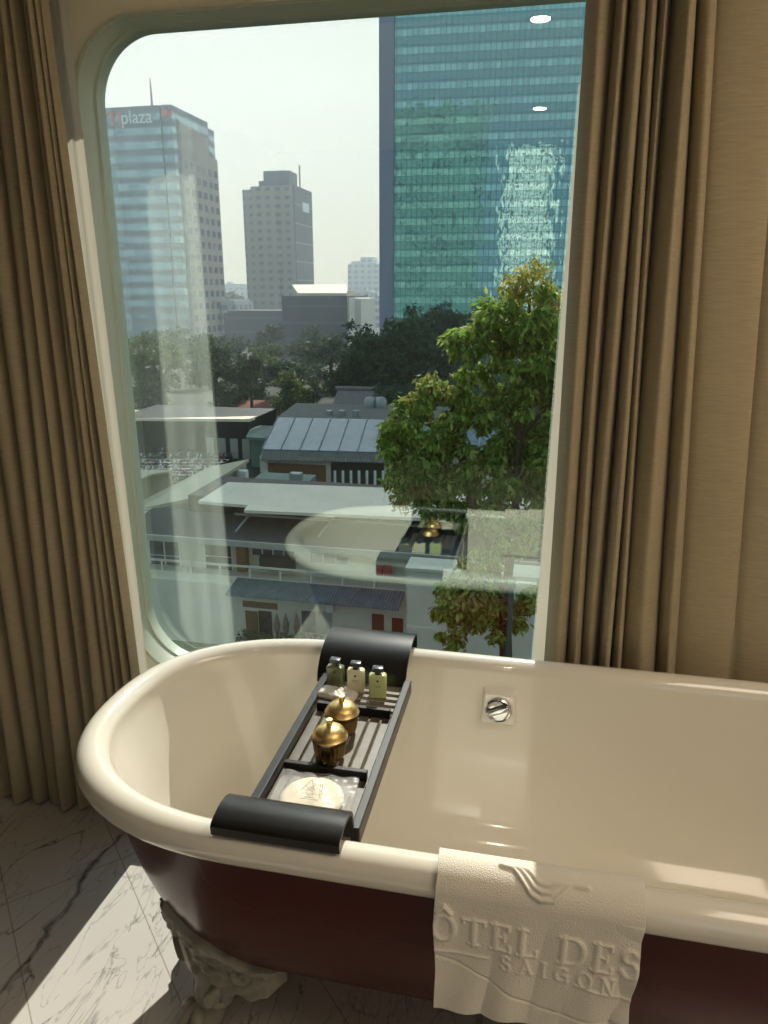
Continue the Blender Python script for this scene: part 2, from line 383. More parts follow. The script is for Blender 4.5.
def empty(name, loc, rz=0, label=None, cat=None, group=None, kind=None):
    o = bpy.data.objects.new(name, None); C.objects.link(o); o.location = loc; o.rotation_euler = (0, 0, rz); o.empty_display_size = .1
    return tag(o, label, cat, group, kind)
def copy_tree(o, parent=None):
    c = o.copy(); C.objects.link(c); c.parent = parent
    for ch in o.children: copy_tree(ch, c)
    return c
def struct(o): o['kind'] = 'structure'; return o

# ================================================================= ROOM
WY = 1.87; GY = 1.95; X0, X1 = -2.3, 2.2; YB = -2.6; ZC = 2.6
b = MB(); b.box(X0, X1, YB, WY, -.12, 0); struct(b.build('floor', M['marble']))
b = MB(); b.box(X0-.1, X1+.1, YB-.1, WY+.08, ZC, ZC+.12); struct(b.build('ceiling', M['ceil']))
b = MB(); b.box(X0-.1, X0, YB-.1, WY+.08, -.12, ZC); struct(b.build('wall_left', M['wallback']))
b = MB(); b.box(X1, X1+.1, YB-.1, WY+.08, -.12, ZC); struct(b.build('wall_right', M['wall']))
# back wall with an added, unseen window opening that brings in fill daylight
bx0, bx1, bz0, bz1 = .8, 2.0, .25, 2.4
b = MB(); b.box(X0, bx0, YB-.1, YB, -.12, ZC); b.box(bx1, X1, YB-.1, YB, -.12, ZC); b.box(bx0, bx1, YB-.1, YB, -.12, bz0); b.box(bx0, bx1, YB-.1, YB, bz1, ZC)
struct(b.build('wall_back', M['wallback']))
w2 = empty('fill_window', ((bx0+bx1)/2, YB, bz0), kind='structure')
b = MB()
for (a, c, d, e) in ((bx0, bx0+.05, bz0, bz1), (bx1-.05, bx1, bz0, bz1), (bx0, bx1, bz0, bz0+.05), (bx0, bx1, bz1-.05, bz1), (1.38, 1.43, bz0, bz1)):
    b.box(a, c, YB-.08, YB-.02, d, e)
fo = b.build('window_frame', M['frame']); fo.parent = w2; fo.location = -w2.location
# rounded opening of the main window
wx0, wx1, wz0, wz1, wr = -1.180, .36, .365, 2.128, .17
def rrect(x0, x1, z0, z1, r, k=14):
    P = []
    for (cx, cz, a0) in ((x1-r, z1-r, 0), (x0+r, z1-r, 90), (x0+r, z0+r, 180), (x1-r, z0+r, 270)):
        for i in range(k+1):
            a = R(a0+90*i/k); P.append((cx+r*math.cos(a), cz+r*math.sin(a)))
    return P
hole = rrect(wx0, wx1, wz0, wz1, wr)
b = MB()
for yy in (WY, GY+.03):
    for (a, c, d, e) in ((X0, wx0, -.12, ZC), (wx1, X1, -.12, ZC), (wx0, wx1, -.12, wz0), (wx0, wx1, wz1, ZC)):
        b.add([(a, yy, d), (c, yy, d), (c, yy, e), (a, yy, e)], [(0, 1, 2, 3)])
    k = 15
    for q, cr in enumerate(((wx1, wz1), (wx0, wz1), (wx0, wz0), (wx1, wz0))):
        arc = hole[q*k:(q+1)*k]
        for i in range(k-1):
            b.add([(cr[0], yy, cr[1]), (arc[i][0], yy, arc[i][1]), (arc[i+1][0], yy, arc[i+1][1])], [(0, 1, 2)])
b.box(X0, X1, WY, GY+.03, ZC, ZC+.01)
struct(b.build('wall_window', M['wall']))
w1 = empty('window_1', ((wx0+wx1)/2, GY, wz0), kind='structure')
b = MB()
prof = [(0, WY-.004), (.006, WY-.006), (.006, WY+.0), (0.0, WY+.01), (0.0, GY-.012), (-.006, GY-.01), (-.006, GY+.03), (.0, GY+.031)]
rows = []
for (o_, y_) in prof:
    rows.append([(x, y_, z) for (x, z) in rrect(wx0-o_+.0, wx1+o_, wz0-o_, wz1+o_, wr+o_)])
b.grid(np.array(rows), closed_v=True)
fo = b.build('window_frame', M['frame'], smooth=True); fo.parent = w1; fo.location = -w1.location
b = MB(); n = len(hole)
b.add([(x, GY, z) for x, z in hole]+[(x, GY+.006, z) for x, z in hole], [tuple(range(n)), tuple(reversed(range(n, 2*n)))])
fo = b.build('pane', M['pane']); fo.parent = w1; fo.location = -w1.location
tag(fo, 'clear greenish window glass')
b = MB(); b.box(X0, -1.16, WY-.015, WY, 0, .09); struct(b.build('baseboard_window', M['wall']))

# ================================================================= BATHTUB
CXL, CXR, A0, B0, CY = -.445, .49, .472, .383, 1.315
def outline(ins, n=160, ex=2.3, xin=0):
    """closed plan outline of the tub, inset by ins"""
    a = max(A0-ins-xin*max(0, 1-ins/A0), .0005); h = max(B0-ins, .0005); P = []
    k = n//4
    def se(t):
        c, s_ = math.cos(t), math.sin(t)
        return math.copysign(abs(c)**(2/ex), c), math.copysign(abs(s_)**(2/ex), s_)
    for i in range(k*2+1):
        c, s_ = se(math.pi/2+math.pi*i/(2*k)); P.append((CXL+a*c, CY+h*s_))
    for i in range(1, 12): P.append((CXL+(CXR-CXL)*i/12, CY-h))
    for i in range(k*2+1):
        c, s_ = se(-math.pi/2+math.pi*i/(2*k)); P.append((CXR+a*c, CY+h*s_))
    for i in range(1, 12): P.append((CXR+(CXL-CXR)*i/12, CY+h))
    return P
tub = empty('bathtub', (.02, CY, 0), label='white roll-top clawfoot bathtub with dark red outside standing by window', cat='bathtub')
def T(ob): ob.parent = tub; ob.location = ob.location-tub.location; return ob
RR = .0325; RZ = .600
bp = [(.045, .562), (.040, .568)]
for i in range(0, 19):
    a = R(250-i*14.5); bp.append((RR-RR*math.cos(a-math.pi) if False else RR+RR*math.cos(a)*-1*-1, RZ+RR*math.sin(a)))
bp = [(.046, .566)]
for i in range(0, 20):
    a = R(-95-i*14.2)         # from underneath, round the outside, over the top to the inside
    bp.append((RR+RR*math.cos(a), RZ+RR*math.sin(a)))
bp += [(.067, .575), (.072, .54), (.078, .50), (.088, .44), (.1, .38), (.117, .32), (.14, .27), (.17, .23), (.205, .2), (.25, .182), (.3, .172), (.345, .168), (.382, .167)]
b = MB(); b.grid(np.array([[(x, y, z) for x, y in outline(i, xin=(.026*min(1, (.6-z)/.12+.15)+.05*max(0, min(1, (.56-z)/.26)) if z < .595 and i > .05 else 0))] for i, z in bp]), closed_v=True)
T(tag(b.build('basin', M['enamel'], smooth=True, angle=60), 'glossy off-white enamel basin with rolled rim'))
def XI(z): return .024+.045*max(0, min(1, (.56-z)/.26))
INS = [(.575, .042), (.56, .044), (.5, .046), (.45, .052), (.4, .060), (.35, .073), (.3, .09), (.26, .108), (.22, .132), (.19, .158), (.165, .19), (.148, .23), (.138, .28), (.133, .33), (.13, .382)]
def ins_at(z):
    for (z1_, i1), (z2, i2) in zip(INS, INS[1:]):
        if z2 <= z <= z1_: return i2+(i1-i2)*(z-z2)/(z1_-z2)
    return INS[0][1] if z > INS[0][0] else INS[-1][1]
b = MB(); b.grid(np.array([[(x, y, z) for x, y in outline(i, xin=XI(z))] for z, i in INS]), closed_v=True)
T(tag(b.build('outer_shell', M['red'], smooth=True, angle=60), 'dark red painted outer skirt'))
# claw feet ---------------------------------------------------------------
def corner_curve(ins, z):
    P = outline(ins, 240, xin=XI(z))
    return [Vector((p[0], p[1])) for p in P[:121]]   # left end: from far side round to near side
def make_foot():
    """the near-left foot, built in tub coordinates around its own base point"""
    base = Vector((-.595, 1.095, 0)); out = Vector((-.74, -.67, 0)).normalized()
    NU, NV = 120, 60
    P = np.zeros((NU, NV, 3)); Q = np.zeros((NU, NV, 3))
    # arc length parametrised outlines for a range of z
    def curve_at(z):
        c = corner_curve(min(ins_at(z), .145), z); d = [0]
        for i in range(1, len(c)): d.append(d[-1]+(c[i]-c[i-1]).length)
        return c, d
    cache = {}
    rn = np.random.default_rng(3)
    for i in range(NU):
        s = (i/(NU-1)-.5)*.40
        a = abs(s)/.20
        ztop = .345-.145*a**.85+.008*math.cos(s*70)
        zbot = .128+.05*a**2
        if ztop < zbot+.004: ztop = zbot+.004
        for j in range(NV):
            v = j/(NV-1); z = ztop+(zbot-ztop)*v
            kz = round(z, 3)
            if kz not in cache: cache[kz] = curve_at(kz)
            c, d = cache[kz][:2]
            # find point on curve nearest to direction `out` from tub end centre -> reference, then walk s
            if len(cache[kz]) == 2:
                cc = Vector((CXL, CY)); best = max(range(len(c)), key=lambda q: (c[q]-cc).normalized().dot(Vector((-.66, -.75))))
                cache[kz] = (c, d, d[best])
            c, d, ref = cache[kz]
            t = ref+s
            k = int(np.searchsorted(d, t)); k = max(1, min(len(c)-1, k))
            f = (t-d[k-1])/(d[k]-d[k-1]); p = c[k-1].lerp(c[k], f); tg = (c[k]-c[k-1]).normalized(); nr = Vector((-tg.y, tg.x))
            if nr.dot(p-Vector((CXL, CY))) < 0: nr = -nr
            edge = min(1, min(v, 1-v)*9)*min(1, (1-a)*7) if a < 1 else 0
            th = .016+.030*v
            # relief: raised border, an eye-like rosette, scrolls and leaf ribs
            dx, dz = abs(s)-.055, z-.215; r_ = math.hypot(dx, dz*1.1)
            h = 0
            if r_ < .034: h += .0055*math.cos(r_/.034*math.pi*4.2)*(1-r_/.04)
            r2 = math.hypot(abs(s)-.115, z-.2)
            if r2 < .024: h += .004*math.cos(r2/.024*math.pi*3)
            h += .004*math.exp(-((z-(ztop-.016))/.005)**2)
            if abs(s) < .05: h += .004*math.cos(s*210)*math.exp(-((z-.27)/.05)**2)
            h += .0035*math.sin(s*95+z*160)*math.exp(-((z-.165)/.02)**2)
            h += .002*math.sin(abs(s)*150-z*240)
            q = p+nr*((th+h)*edge-.004)
            P[i, j] = (q.x, q.y, z)
            q2 = p-nr*.006; Q[i, j] = (q2.x, q2.y, z)
    b = MB(); b.grid(P)
    # close the rim back to the shell
    for (row, row2) in ((P[:, 0], Q[:, 0]), (P[:, -1], Q[:, -1]), (P[0], Q[0]), (P[-1], Q[-1])):
        b.grid(np.stack([row, row2]))
    # leg: S curve from under the bracket to a claw on a ball
    def pt(o, z, sd=0):
        q = base+out*o+Vector((-out.y, out.x, 0))*sd; return (q.x, q.y, z)
    path = [(-.075, .21, .03), (-.05, .185, .042), (-.022, .16, .044), (-.002, .135, .042), (.004, .11, .038), (.004, .088, .034), (.006, .068, .033), (.016, .05, .036), (.03, .036, .034)]
    b.tube([pt(o, z) for o, z, r in path], [r for o, z, r in path], 20)
    # carved ribs down the leg
    for sd in (-.03, -.012, .012, .03):
        b.tube([pt(o+math.sqrt(max(0, r*r-sd*sd))*.96, z, sd*(r/.05)) for o, z, r in path[2:8]], .0045, 8)
    # volutes beside the leg
    for sg in (-1, 1):
        sp = []
        for i in range(40):
            t = i/39; a = t*2*math.pi*1.6; r = .026*(1-t*.8)
            sp.append(pt(.0+r*math.cos(a), .128+r*math.sin(a), sg*.05))
        b.tube(sp, [.011-.006*i/39 for i in range(40)], 8)
        b.tube([pt(-.02, .16, sg*.04), pt(-.01, .13, sg*.046), pt(-.012, .11, sg*.04), pt(-.02, .095, sg*.03)], [.014, .018, .015, .008], 10)
    # ball
    pr = [(.034*math.sin(R(a)), .034-.034*math.cos(R(a))) for a in range(0, 181, 12)]
    pr[0] = (.001, pr[0][1]); pr[-1] = (.001, pr[-1][1])
    bc = base+out*.035; b.lathe(pr, (bc.x, bc.y, 0), 24)
    for ang in (-62, 0, 62):
        ca, sa = math.cos(R(ang)), math.sin(R(ang))
        dv = Vector((out.x*ca-out.y*sa, out.x*sa+out.y*ca, 0)); pth = []
        for (r, z) in ((.0, .078), (.02, .072), (.036, .055), (.040, .034), (.034, .014), (.028, .004)):
            q = bc+dv*r; pth.append((q.x, q.y, z))
        b.tube(pth, [.014, .014, .0125, .011, .009, .004], 10)
    return b
fb = make_foot()
f0 = fb.build('claw_foot', M['foot'], smooth=True, angle=50, origin=(CXL*0+.02, CY, 0)); 
tag(f0, 'ornate grey-white cast foot with scrolls')
f0.parent = tub; f0.location = (0, 0, 0)
for sx_, sy_ in ((1, -1), (-1, 1), (-1, -1)):
    c = f0.copy(); C.objects.link(c); c.scale = (sx_, sy_, 1)
# overflow plate on the far inner wall
oc = at(499, 705, 1.626)
b = MB()
w_, h_ = .041, .040
fr_ = [(-w_, -h_), (w_, -h_), (w_*.84, h_), (-w_*.84, h_)]
bk = [(-w_*1.16, -h_*1.15), (w_*1.16, -h_*1.15), (w_*1.0, h_*1.2), (-w_*1.0, h_*1.2)]
b.add([(oc.x+x, oc.y-.022, oc.z+z) for x, z in fr_]+[(oc.x+x, oc.y+.012, oc.z+z) for x, z in bk], [(0, 1, 2, 3), (4, 7, 6, 5), (0, 4, 5, 1), (1, 5, 6, 2), (2, 6, 7, 3), (3, 7, 4, 0)])
ob = T(tag(b.build('overflow_plate', M['whitepl']), 'square white and chrome overflow plate'))
md = ob.modifiers.new('b', 'BEVEL'); md.width = .004; md.segments = 3
b = MB(); pr = [(.0005, 0), (.031, 0), (.032, -.004), (.029, -.007), (.0255, -.005), (.02, -.004), (.0005, -.003)]
rows = [[(oc.x+r*math.cos(a), oc.y-.0225+z, oc.z+r*math.sin(a)) for a in np.linspace(0, 2*math.pi, 33)[:-1]] for r, z in pr]
b.grid(np.array(rows), closed_v=True)
b.box(oc.x-.029, oc.x+.029, oc.y-.036, oc.y-.026, oc.z-.0065, oc.z+.0065, bev=.003)
vs = b.v; ca, sa = math.cos(R(24)), math.sin(R(24))
k0 = 7*32
for i in range(k0, len(vs)):
    dx, dz = vs[i][0]-oc.x, vs[i][2]-oc.z; vs[i] = (oc.x+dx*ca-dz*sa, vs[i][1], oc.z+dx*sa+dz*ca)
kn = b.build('turn_knob', M['chrome'], smooth=True); kn.parent = ob; kn.location = kn.location
b = MB(); b.lathe([(.0005, .172), (.02, .172), (.026, .1695), (.028, .166)], (oc.x, CY, 0), 24)
T(b.build('drain', M['chrome'], smooth=True))

# ================================================================= BATH TRAY
tx0, tx1 = -.478, -.262
tray = empty('bath_tray', ((tx0+tx1)/2, 1.30, .6), label='black wooden bath caddy bridging the tub with two curved saddles', cat='bath tray')
def TR(ob): ob.parent = tray; ob.location = ob.location-tray.location; return ob
def saddle(x0, x1, prof, th=.007):
    n = len(prof); outer = [Vector(p) for p in prof]; inner = []
    for i, p in enumerate(outer):
        t = (outer[min(i+1, n-1)]-outer[max(0, i-1)]).normalized(); nr = Vector((-t.y, t.x)); inner.append(p-nr*th)
    ring = outer+inner[::-1]; m_ = len(ring)
    b = MB(); b.add([(x0, p.x, p.y) for p in ring]+[(x1, p.x, p.y) for p in ring], [(i, (i+1) % m_, (i+1) % m_+m_, i+m_) for i in range(m_)])
    for i in range(n-1):
        b.add([(x0, *ring[i]), (x0, *ring[i+1]), (x0, *ring[m_-2-i]), (x0, *ring[m_-1-i])], [(0, 1, 2, 3)])
        b.add([(x1, *ring[i]), (x1, *ring[i+1]), (x1, *ring[m_-2-i]), (x1, *ring[m_-1-i])], [(0, 1, 2, 3)])
    return b
near = [(.941, .634), (.940, .650), (.944, .655), (.955, .659), (.97, .6625), (.985, .664), (1.005, .662), (1.02, .655), (1.03, .643), (1.036, .62), (1.037, .592)]
far = [(1.538, .588), (1.545, .612), (1.56, .632), (1.58, .648), (1.605, .659), (1.635, .666), (1.665, .667), (1.69, .664), (1.705, .655), (1.712, .64), (1.712, .618)]
TR(saddle(-.494, -.273, near).build('saddle', M['black'], smooth=True, angle=35))
TR(saddle(-.494, -.276, far).build('saddle', M['black'], smooth=True, angle=35))
for x in (tx0, tx1-.017):
    b = MB(); b.box(x, x+.017, 1.030, 1.548, .578, .612, bev=.002); TR(b.build('side_rail', M['black']))
for y in (1.19, 1.413):
    b = MB(); b.box(tx0+.024, tx1-.024, y-.006, y+.006, .585, .611, bev=.0015); TR(b.build('crossbar', M['black']))
n_ = 7; gap = (tx1-tx0-.034)/n_
for i in range(n_):
    xx = tx0+.017+gap*(i+.5)
    b = MB(); b.box(xx-.0106, xx+.0106, 1.04, 1.408, .572, .591, bev=.002); TR(b.build('slat', M['slatglare']))
for i in range(5):
    y = 1.433+i*.024
    b = MB(); b.box(tx0+.02, tx1-.02, y-.0065, y+.0065, .590, .598, bev=.0015); TR(b.build('slat', M['slatglare']))

# jars
def jar(x, y, label, sc=1.0):
    z0 = .5915
    t = empty('lidded_jar', (x, y, z0), label=label, cat='jar', group='brass lidded jars on the bath tray')
    def J(b, n, m, ang=40): o = b.build(n, m, smooth=True, angle=ang); o.parent = t; return o
    b = MB(); b.lathe([(.0005, 0), (.024, 0), (.028, .003), (.031, .012), (.0335, .028), (.0345, .043), (.033, .044), (.0005, .044)], n=96, rib=.0007, nrib=24); J(b, 'jar_body', M['brassdark'])
    b = MB(); b.lathe([(.0345, .041), (.0375, .044), (.0375, .048), (.0345, .049)], n=48); J(b, 'glass_rim', M['jarglass'])
    b = MB(); b.lathe([(.0365, .046), (.0365, .05), (.034, .052), (.032, .058), (.027, .0645), (.019, .069), (.009, .0725), (.0005, .073)], n=48)
    l = J(b, 'lid', M['brass']); 
    b = MB(); b.lathe([(.0058, .072), (.0058, .077), (.0066, .079), (.0068, .085), (.0060, .0868), (.0005, .087)], n=20); k = J(b, 'knob', M['brass']); k.parent = l
    t.scale = (sc, sc, sc); return t
jar(-.377, 1.247, 'brass jar with domed lid, the nearer of the two on the tray')
jar(-.376, 1.338, 'brass jar with domed lid, the one behind, next to the soap')

# bottles
def rbox_bm(w, d, h, r, z0, seg=6):
    P = rrect(-w/2, w/2, -d/2, d/2, r, seg)
    rows = []
    for (s_, z) in ((.7, 0), (.96, .001), (1, .004), (1, h-.006), (.95, h-.002), (.8, h), (.3, h)):
        rows.append([(x*s_, y*s_, z0+z) for x, y in P])
    b = MB(); b.grid(np.array(rows), closed_v=True)
    b.f.append(tuple(range(len(P)))); b.m.append(0)
    return b
def text_mesh(txt, size, name, m, parent, loc, rot, extrude=.0, space=1.0, align='CENTER'):
    cu = bpy.data.curves.new(name, 'FONT'); cu.body = txt; cu.size = size; cu.extrude = extrude; cu.align_x = align; cu.space_character = space
    to = bpy.data.objects.new(name, cu); C.objects.link(to)
    dg = bpy.context.evaluated_depsgraph_get(); me = bpy.data.meshes.new_from_object(to.evaluated_get(dg)); C.objects.unlink(to); bpy.data.objects.remove(to)
    me.materials.clear(); me.materials.append(m); me.name = name
    o = bpy.data.objects.new(name, me); C.objects.link(o); o.parent = parent; o.location = loc; o.rotation_euler = rot
    return o
def bottle(x, y, rz, m, label):
    t = empty('toiletry_bottle', (x, y, .5985), rz, label, 'bottle', 'small toiletry bottles at the far end of the bath tray')
    o = rbox_bm(.041, .021, .058, .005, 0).build('bottle_body', m, smooth=True, angle=50); o.parent = t
    b = MB(); b.lathe([(.008, .056), (.008, .064), (.006, .066)], n=20); b.box(-.0125, .0125, -.009, .009, .065, .0755, bev=.002)
    o = b.build('cap', M['capgrey'], smooth=True, angle=35); o.parent = t
    b = MB(); b.slab([(-.003, -.0108, .044), (0, -.0108, .0425), (.003, -.0108, .044), (.0015, -.0108, .0465), (-.0015, -.0108, .0465)], .0012)
    b.box(-.008, .008, -.0109, -.0106, .032, .0328); b.box(-.006, .006, -.0109, -.0106, .028, .0286)
    o = b.build('printed_mark', M['inkdark']); o.parent = t
bottle(-.436, 1.503, R(-4), M['gel1'], 'small bottle of dark olive gel, leftmost of the three on the tray')
bottle(-.385, 1.497, R(3), M['gel2'], 'small bottle of cream lotion, middle of the three on the tray')
bottle(-.330, 1.484, R(9), M['gel3'], 'small bottle of pale green gel, rightmost of the three on the tray')
# soap in its wrapper
P = []
for i in range(25):
    u = i/24*2-1; row = []
    for j in range(17):
        v = j/16*2-1
        hgt = .0115*(1-abs(u)**9)**.5*(1-abs(v)**7)**.5+.0012*math.sin(u*17+v*9)*(1-abs(u))
        row.append((u*.046*(1-.05*v*v), v*.024*(1-.08*u*u), hgt))
    P.append(row)
P = np.array(P); Q = P.copy(); Q[:, :, 2] = -P[:, :, 2]*.85
b = MB(); b.grid(P); b.grid(Q)
so = b.build('wrapped_soap', M['soap'], smooth=True, angle=80); so.location = (-.418, 1.452, .6085); so.rotation_euler = (0, 0, R(-12))
tag(so, 'soap bar in crinkled pale wrapper lying in front of the three bottles', 'soap')
# clear pouch with a round cotton pad
po = empty('clear_pouch', (-.372, 1.113, .594), R(2), 'clear plastic pouch with round cream pad on the near end of the tray', 'pouch')
P = []
for i in range(33):
    u = i/32*2-1; row = []
    for j in range(27):
        v = j/26*2-1
        hgt = .008*(1-abs(u)**3)*(1-abs(v)**3)+.0012*math.sin(u*11+v*5)+.0010*math.sin(v*15-u*7)
        row.append((u*.076, v*.066, hgt+.007))
    P.append(row)
P = np.array(P); Q = P.copy(); Q[:, :, 2] = .0005
b = MB(); b.grid(P); b.grid(Q); o = b.build('film', M['film'], smooth=True, angle=80); o.parent = po
b = MB(); b.lathe([(.0005, .001), (.056, .001), (.0595, .004), (.058, .008), (.049, .0105), (.0005, .0125)], (0, -.006, 0), n=48)
o = b.build('cotton_pad', M['disc'], smooth=True, angle=60); o.parent = po
b = MB()
def stroke(a, c, w=.0009):
    a = Vector(a)*1.35; c = Vector(c)*1.35; d = (c-a).normalized(); nn = Vector((-d.y, d.x))*w/2
    b.add([(p.x, p.y, zt) for p in (a+nn, c+nn, c-nn, a-nn) for zt in (.0196,)], [(0, 1, 2, 3)])
for q in (((-.015, -.004), (-.006, .020)), ((-.006, .020), (.003, -.002)), ((-.006, -.004), (.006, .020)), ((.006, .020), (.013, -.004)), ((.010, .020), (.0145, -.004)), ((-.011, .006), (-.001, -.004)), ((-.002, .002), (.002, .002)), ((-.001, -.003), (.003, .0))): stroke(*q)
for x in (-.006, .006): pass
b.box(-.010, .010, -.0225, -.0215, .0185, .0188); b.box(-.016, .016, -.0265, -.0258, .0180, .0183)
o = b.build('printed_logo', M['ink']); o.parent = po
text_mesh('GALLERY', .0062, 'printed_word', M['ink'], po, (0, -.0145, .0192), (0, 0, 0), 0, 1.5)

# ================================================================= TOWEL with embossed lettering
def seg_dist(U, V, a, c):
    ax, ay = a; cx, cy = c; dx, dy = cx-ax, cy-ay; L2 = dx*dx+dy*dy+1e-12
    t = np.clip(((U-ax)*dx+(V-ay)*dy)/L2, 0, 1)
    return np.hypot(U-(ax+t*dx), V-(ay+t*dy))
# serif capitals on a unit cell: strokes (x0,y0,x1,y1,half-width), y up, cap height 1
TK, TN, SR = .095, .045, .04
def arc(cx, cy, rx, ry, a0, a1, w, n=18, contrast=True):
    out = []; p = None
    for i in range(n+1):
        a = R(a0+(a1-a0)*i/n); q = (cx+rx*math.cos(a), cy+ry*math.sin(a))
        if p:
            ww = TN+(w-TN)*abs(math.cos(a)) if contrast else w
            out.append((*p, *q, ww))
        p = q
    return out
GL = {
 'O': (.95, arc(.45, .5, .36, .46, 0, 360, TK, 32)),
 'T': (.82, [(.4, .03, .4, .97, TK), (.04, .96, .76, .96, TN), (.05, .82, .05, .96, SR), (.75, .82, .75, .96, SR), (.26, .03, .54, .03, SR)]),
 'E': (.76, [(.18, .03, .18, .97, TK), (.05, .03, .64, .03, TN), (.05, .97, .6, .97, TN), (.18, .52, .48, .52, TN), (.64, .03, .66, .2, SR), (.6, .97, .6, .82, SR), (.48, .42, .48, .62, SR)]),
 'L': (.74, [(.18, .03, .18, .97, TK), (.05, .03, .64, .03, TN), (.05, .97, .32, .97, SR), (.64, .03, .66, .22, SR)]),
 'D': (.95, [(.18, .03, .18, .97, TK), (.05, .03, .42, .03, TN), (.05, .97, .42, .97, TN)]+arc(.42, .5, .4, .47, -90, 90, TK)),
 'S': (.66, arc(.3, .74, .2, .22, 20, 270, TK*.8)+arc(.3, .27, .23, .24, 90, -160, TK*.9)),
 'A': (.92, [(.12, .03, .44, .97, TN), (.44, .97, .76, .03, TK), (.25, .36, .62, .36, TN), (.02, .03, .24, .03, SR), (.62, .03, .88, .03, SR)]),
 'I': (.4, [(.18, .03, .18, .97, TK), (.05, .03, .31, .03, SR), (.05, .97, .31, .97, SR)]),
 'G': (.92, arc(.45, .5, .36, .46, 45, 330, TK, 26)+[(.76, .05, .76, .42, TK), (.6, .42, .88, .42, SR)]),
 'N': (.95, [(.16, .03, .16, .97, TN), (.16, .97, .74, .03, TK), (.74, .03, .74, .97, TN), (.04, .03, .28, .03, SR), (.04, .97, .2, .97, SR), (.62, .97, .86, .97, SR)]),
 'R': (.86, [(.18, .03, .18, .97, TK), (.05, .03, .31, .03, SR), (.05, .97, .4, .97, TN), (.18, .5, .4, .5, TN), (.4, .5, .72, .05, TK)]+arc(.4, .735, .24, .235, -90, 90, TK)),
 'H': (.95, [(.18, .03, .18, .97, TK), (.72, .03, .72, .97, TK), (.18, .5, .72, .5, TN), (.05, .03, .31, .03, SR), (.05, .97, .31, .97, SR), (.6, .03, .85, .03, SR), (.6, .97, .85, .97, SR)]),
 ' ': (.35, []),
}
def towel_height(U, V):
    """U across (m), V down from the rim crest (m); returns relief height in metres"""
    H = np.zeros_like(U); 
    def emboss(D, hw, amp=.0034, soft=.0018):
        return amp*(1/(1+np.exp((D-hw)/soft*1.6)))
    def word(txt, u0, vb, ch, slope, sp=.12, amp=.0030):
        u = u0
        for chh in txt:
            w, st = GL[chh]
            bb = vb+(u-u0)*slope
            mk = (U > u-.01) & (U < u+w*ch+.01) & (V > bb-ch*1.3-.01) & (V < bb+.012)
            if mk.any() and st:
                Um, Vm = U[mk], V[mk]; best = np.full(Um.shape, 1e3)
                for (x0, y0, x1, y1, hw) in st:
                    d = seg_dist(Um, Vm, (u+x0*ch, bb-y0*ch), (u+x1*ch, bb-y1*ch))-hw*ch
                    best = np.minimum(best, d)
                H[mk] = np.maximum(H[mk], emboss(best, 0, amp))
            u += (w+sp)*ch
        return u
    word('H', -.062, .138, .047, .0)
    word('OTEL DES ARTS', -.006, .139, .047, .02)
    # circumflex over the O
    for a, c in (((.004, .088), (.015, .077)), ((.015, .077), (.026, .088))):
        H[:] = np.maximum(H, emboss(seg_dist(U, V, a, c)-.0030, 0, .0048))
    word('SAIGON', .106, .174, .026, .03, .42, .0026)
    for a, c in (((-.02, .158), (.085, .160)), ((.225, .178), (.32, .18))):
        H[:] = np.maximum(H, emboss(seg_dist(U, V, a, c)-.0012, 0, .0028))
    # emblem: nested shield outlines near the crest
    for k in range(3):
        o = k*.0125
        pts = [(.098+o, .003), (.118+o*.9, .006), (.130+o*.7, .020-o*.3), (.145+o*.3, .037-o*.75), (.160, .043-o*.85), (.178-o*.3, .041-o*.75), (.194-o*.7, .027-o*.3), (.206-o*.9, .018), (.228-o, .018)]
        for a, c in zip(pts, pts[1:]):
            H[:] = np.maximum(H, emboss(seg_dist(U, V, a, c)-.0030, 0, .0052))
    # woven hem line
    bl = .188+.05*(U/.31)-.02*np.cos(U*18)
    H -= .0022*np.exp(-((V-bl)/.0022)**2)
    return H
NU, NV = 300, 470
Lw = .312
U = np.linspace(0, Lw, NU)[:, None]*np.ones((1, NV)); 
smin, smax = -.20, .275
V = np.ones((NU, 1))*np.linspace(smin, smax, NV)[None, :]
Hh = towel_height(U, V)
# stretch so the lower hem follows the photo
uu = U/Lw
vlen = np.where(V > .08, V*(1+(V-.08)/.195*(-.02+.035*np.sin(uu*math.pi)*-1.6+.10*uu)), V)
# path over the rim: crest at y=.957, z=.64
r_ = .040; cyc, czc = .9655, .600
A_in, A_out = R(80), R(85)
ang = V/r_; 
Y = np.empty_like(V); Z = np.empty_like(V); NY = np.empty_like(V); NZ = np.empty_like(V)
m_mid = (V > -r_*A_in) & (V < r_*A_out)
Y = cyc-r_*np.sin(ang); Z = czc+r_*np.cos(ang); NY = -np.sin(ang); NZ = np.cos(ang)
mo = V >= r_*A_out
lo = vlen-r_*A_out
Y = np.where(mo, cyc-r_*math.sin(A_out)-lo*.06, Y); Z = np.where(mo, czc+r_*math.cos(A_out)-lo, Z); NY = np.where(mo, -1, NY); NZ = np.where(mo, 0, NZ)
mi_ = V <= -r_*A_in
li = -V-r_*A_in
Y = np.where(mi_, cyc+r_*math.sin(A_in)+li*.12, Y); Z = np.where(mi_, czc+r_*math.cos(A_in)-li, Z); NY = np.where(mi_, 1, NY); NZ = np.where(mi_, 0, NZ)
hang = np.clip((V-.06)/.2, 0, 1)
wave = (.006*np.sin(uu*9+1.0)+.004*np.sin(uu*21+V*14))*hang
rf = np.clip((uu-.86)/.14, 0, 1)      # crumpled right edge
wave += rf*.003*np.sin(V*75)*np.clip((V-.03)/.05, 0, 1)
Y = Y+NY*(Hh+.002)+np.where(mo, -np.abs(wave)*1.0, 0); Z = Z+NZ*(Hh+.002)
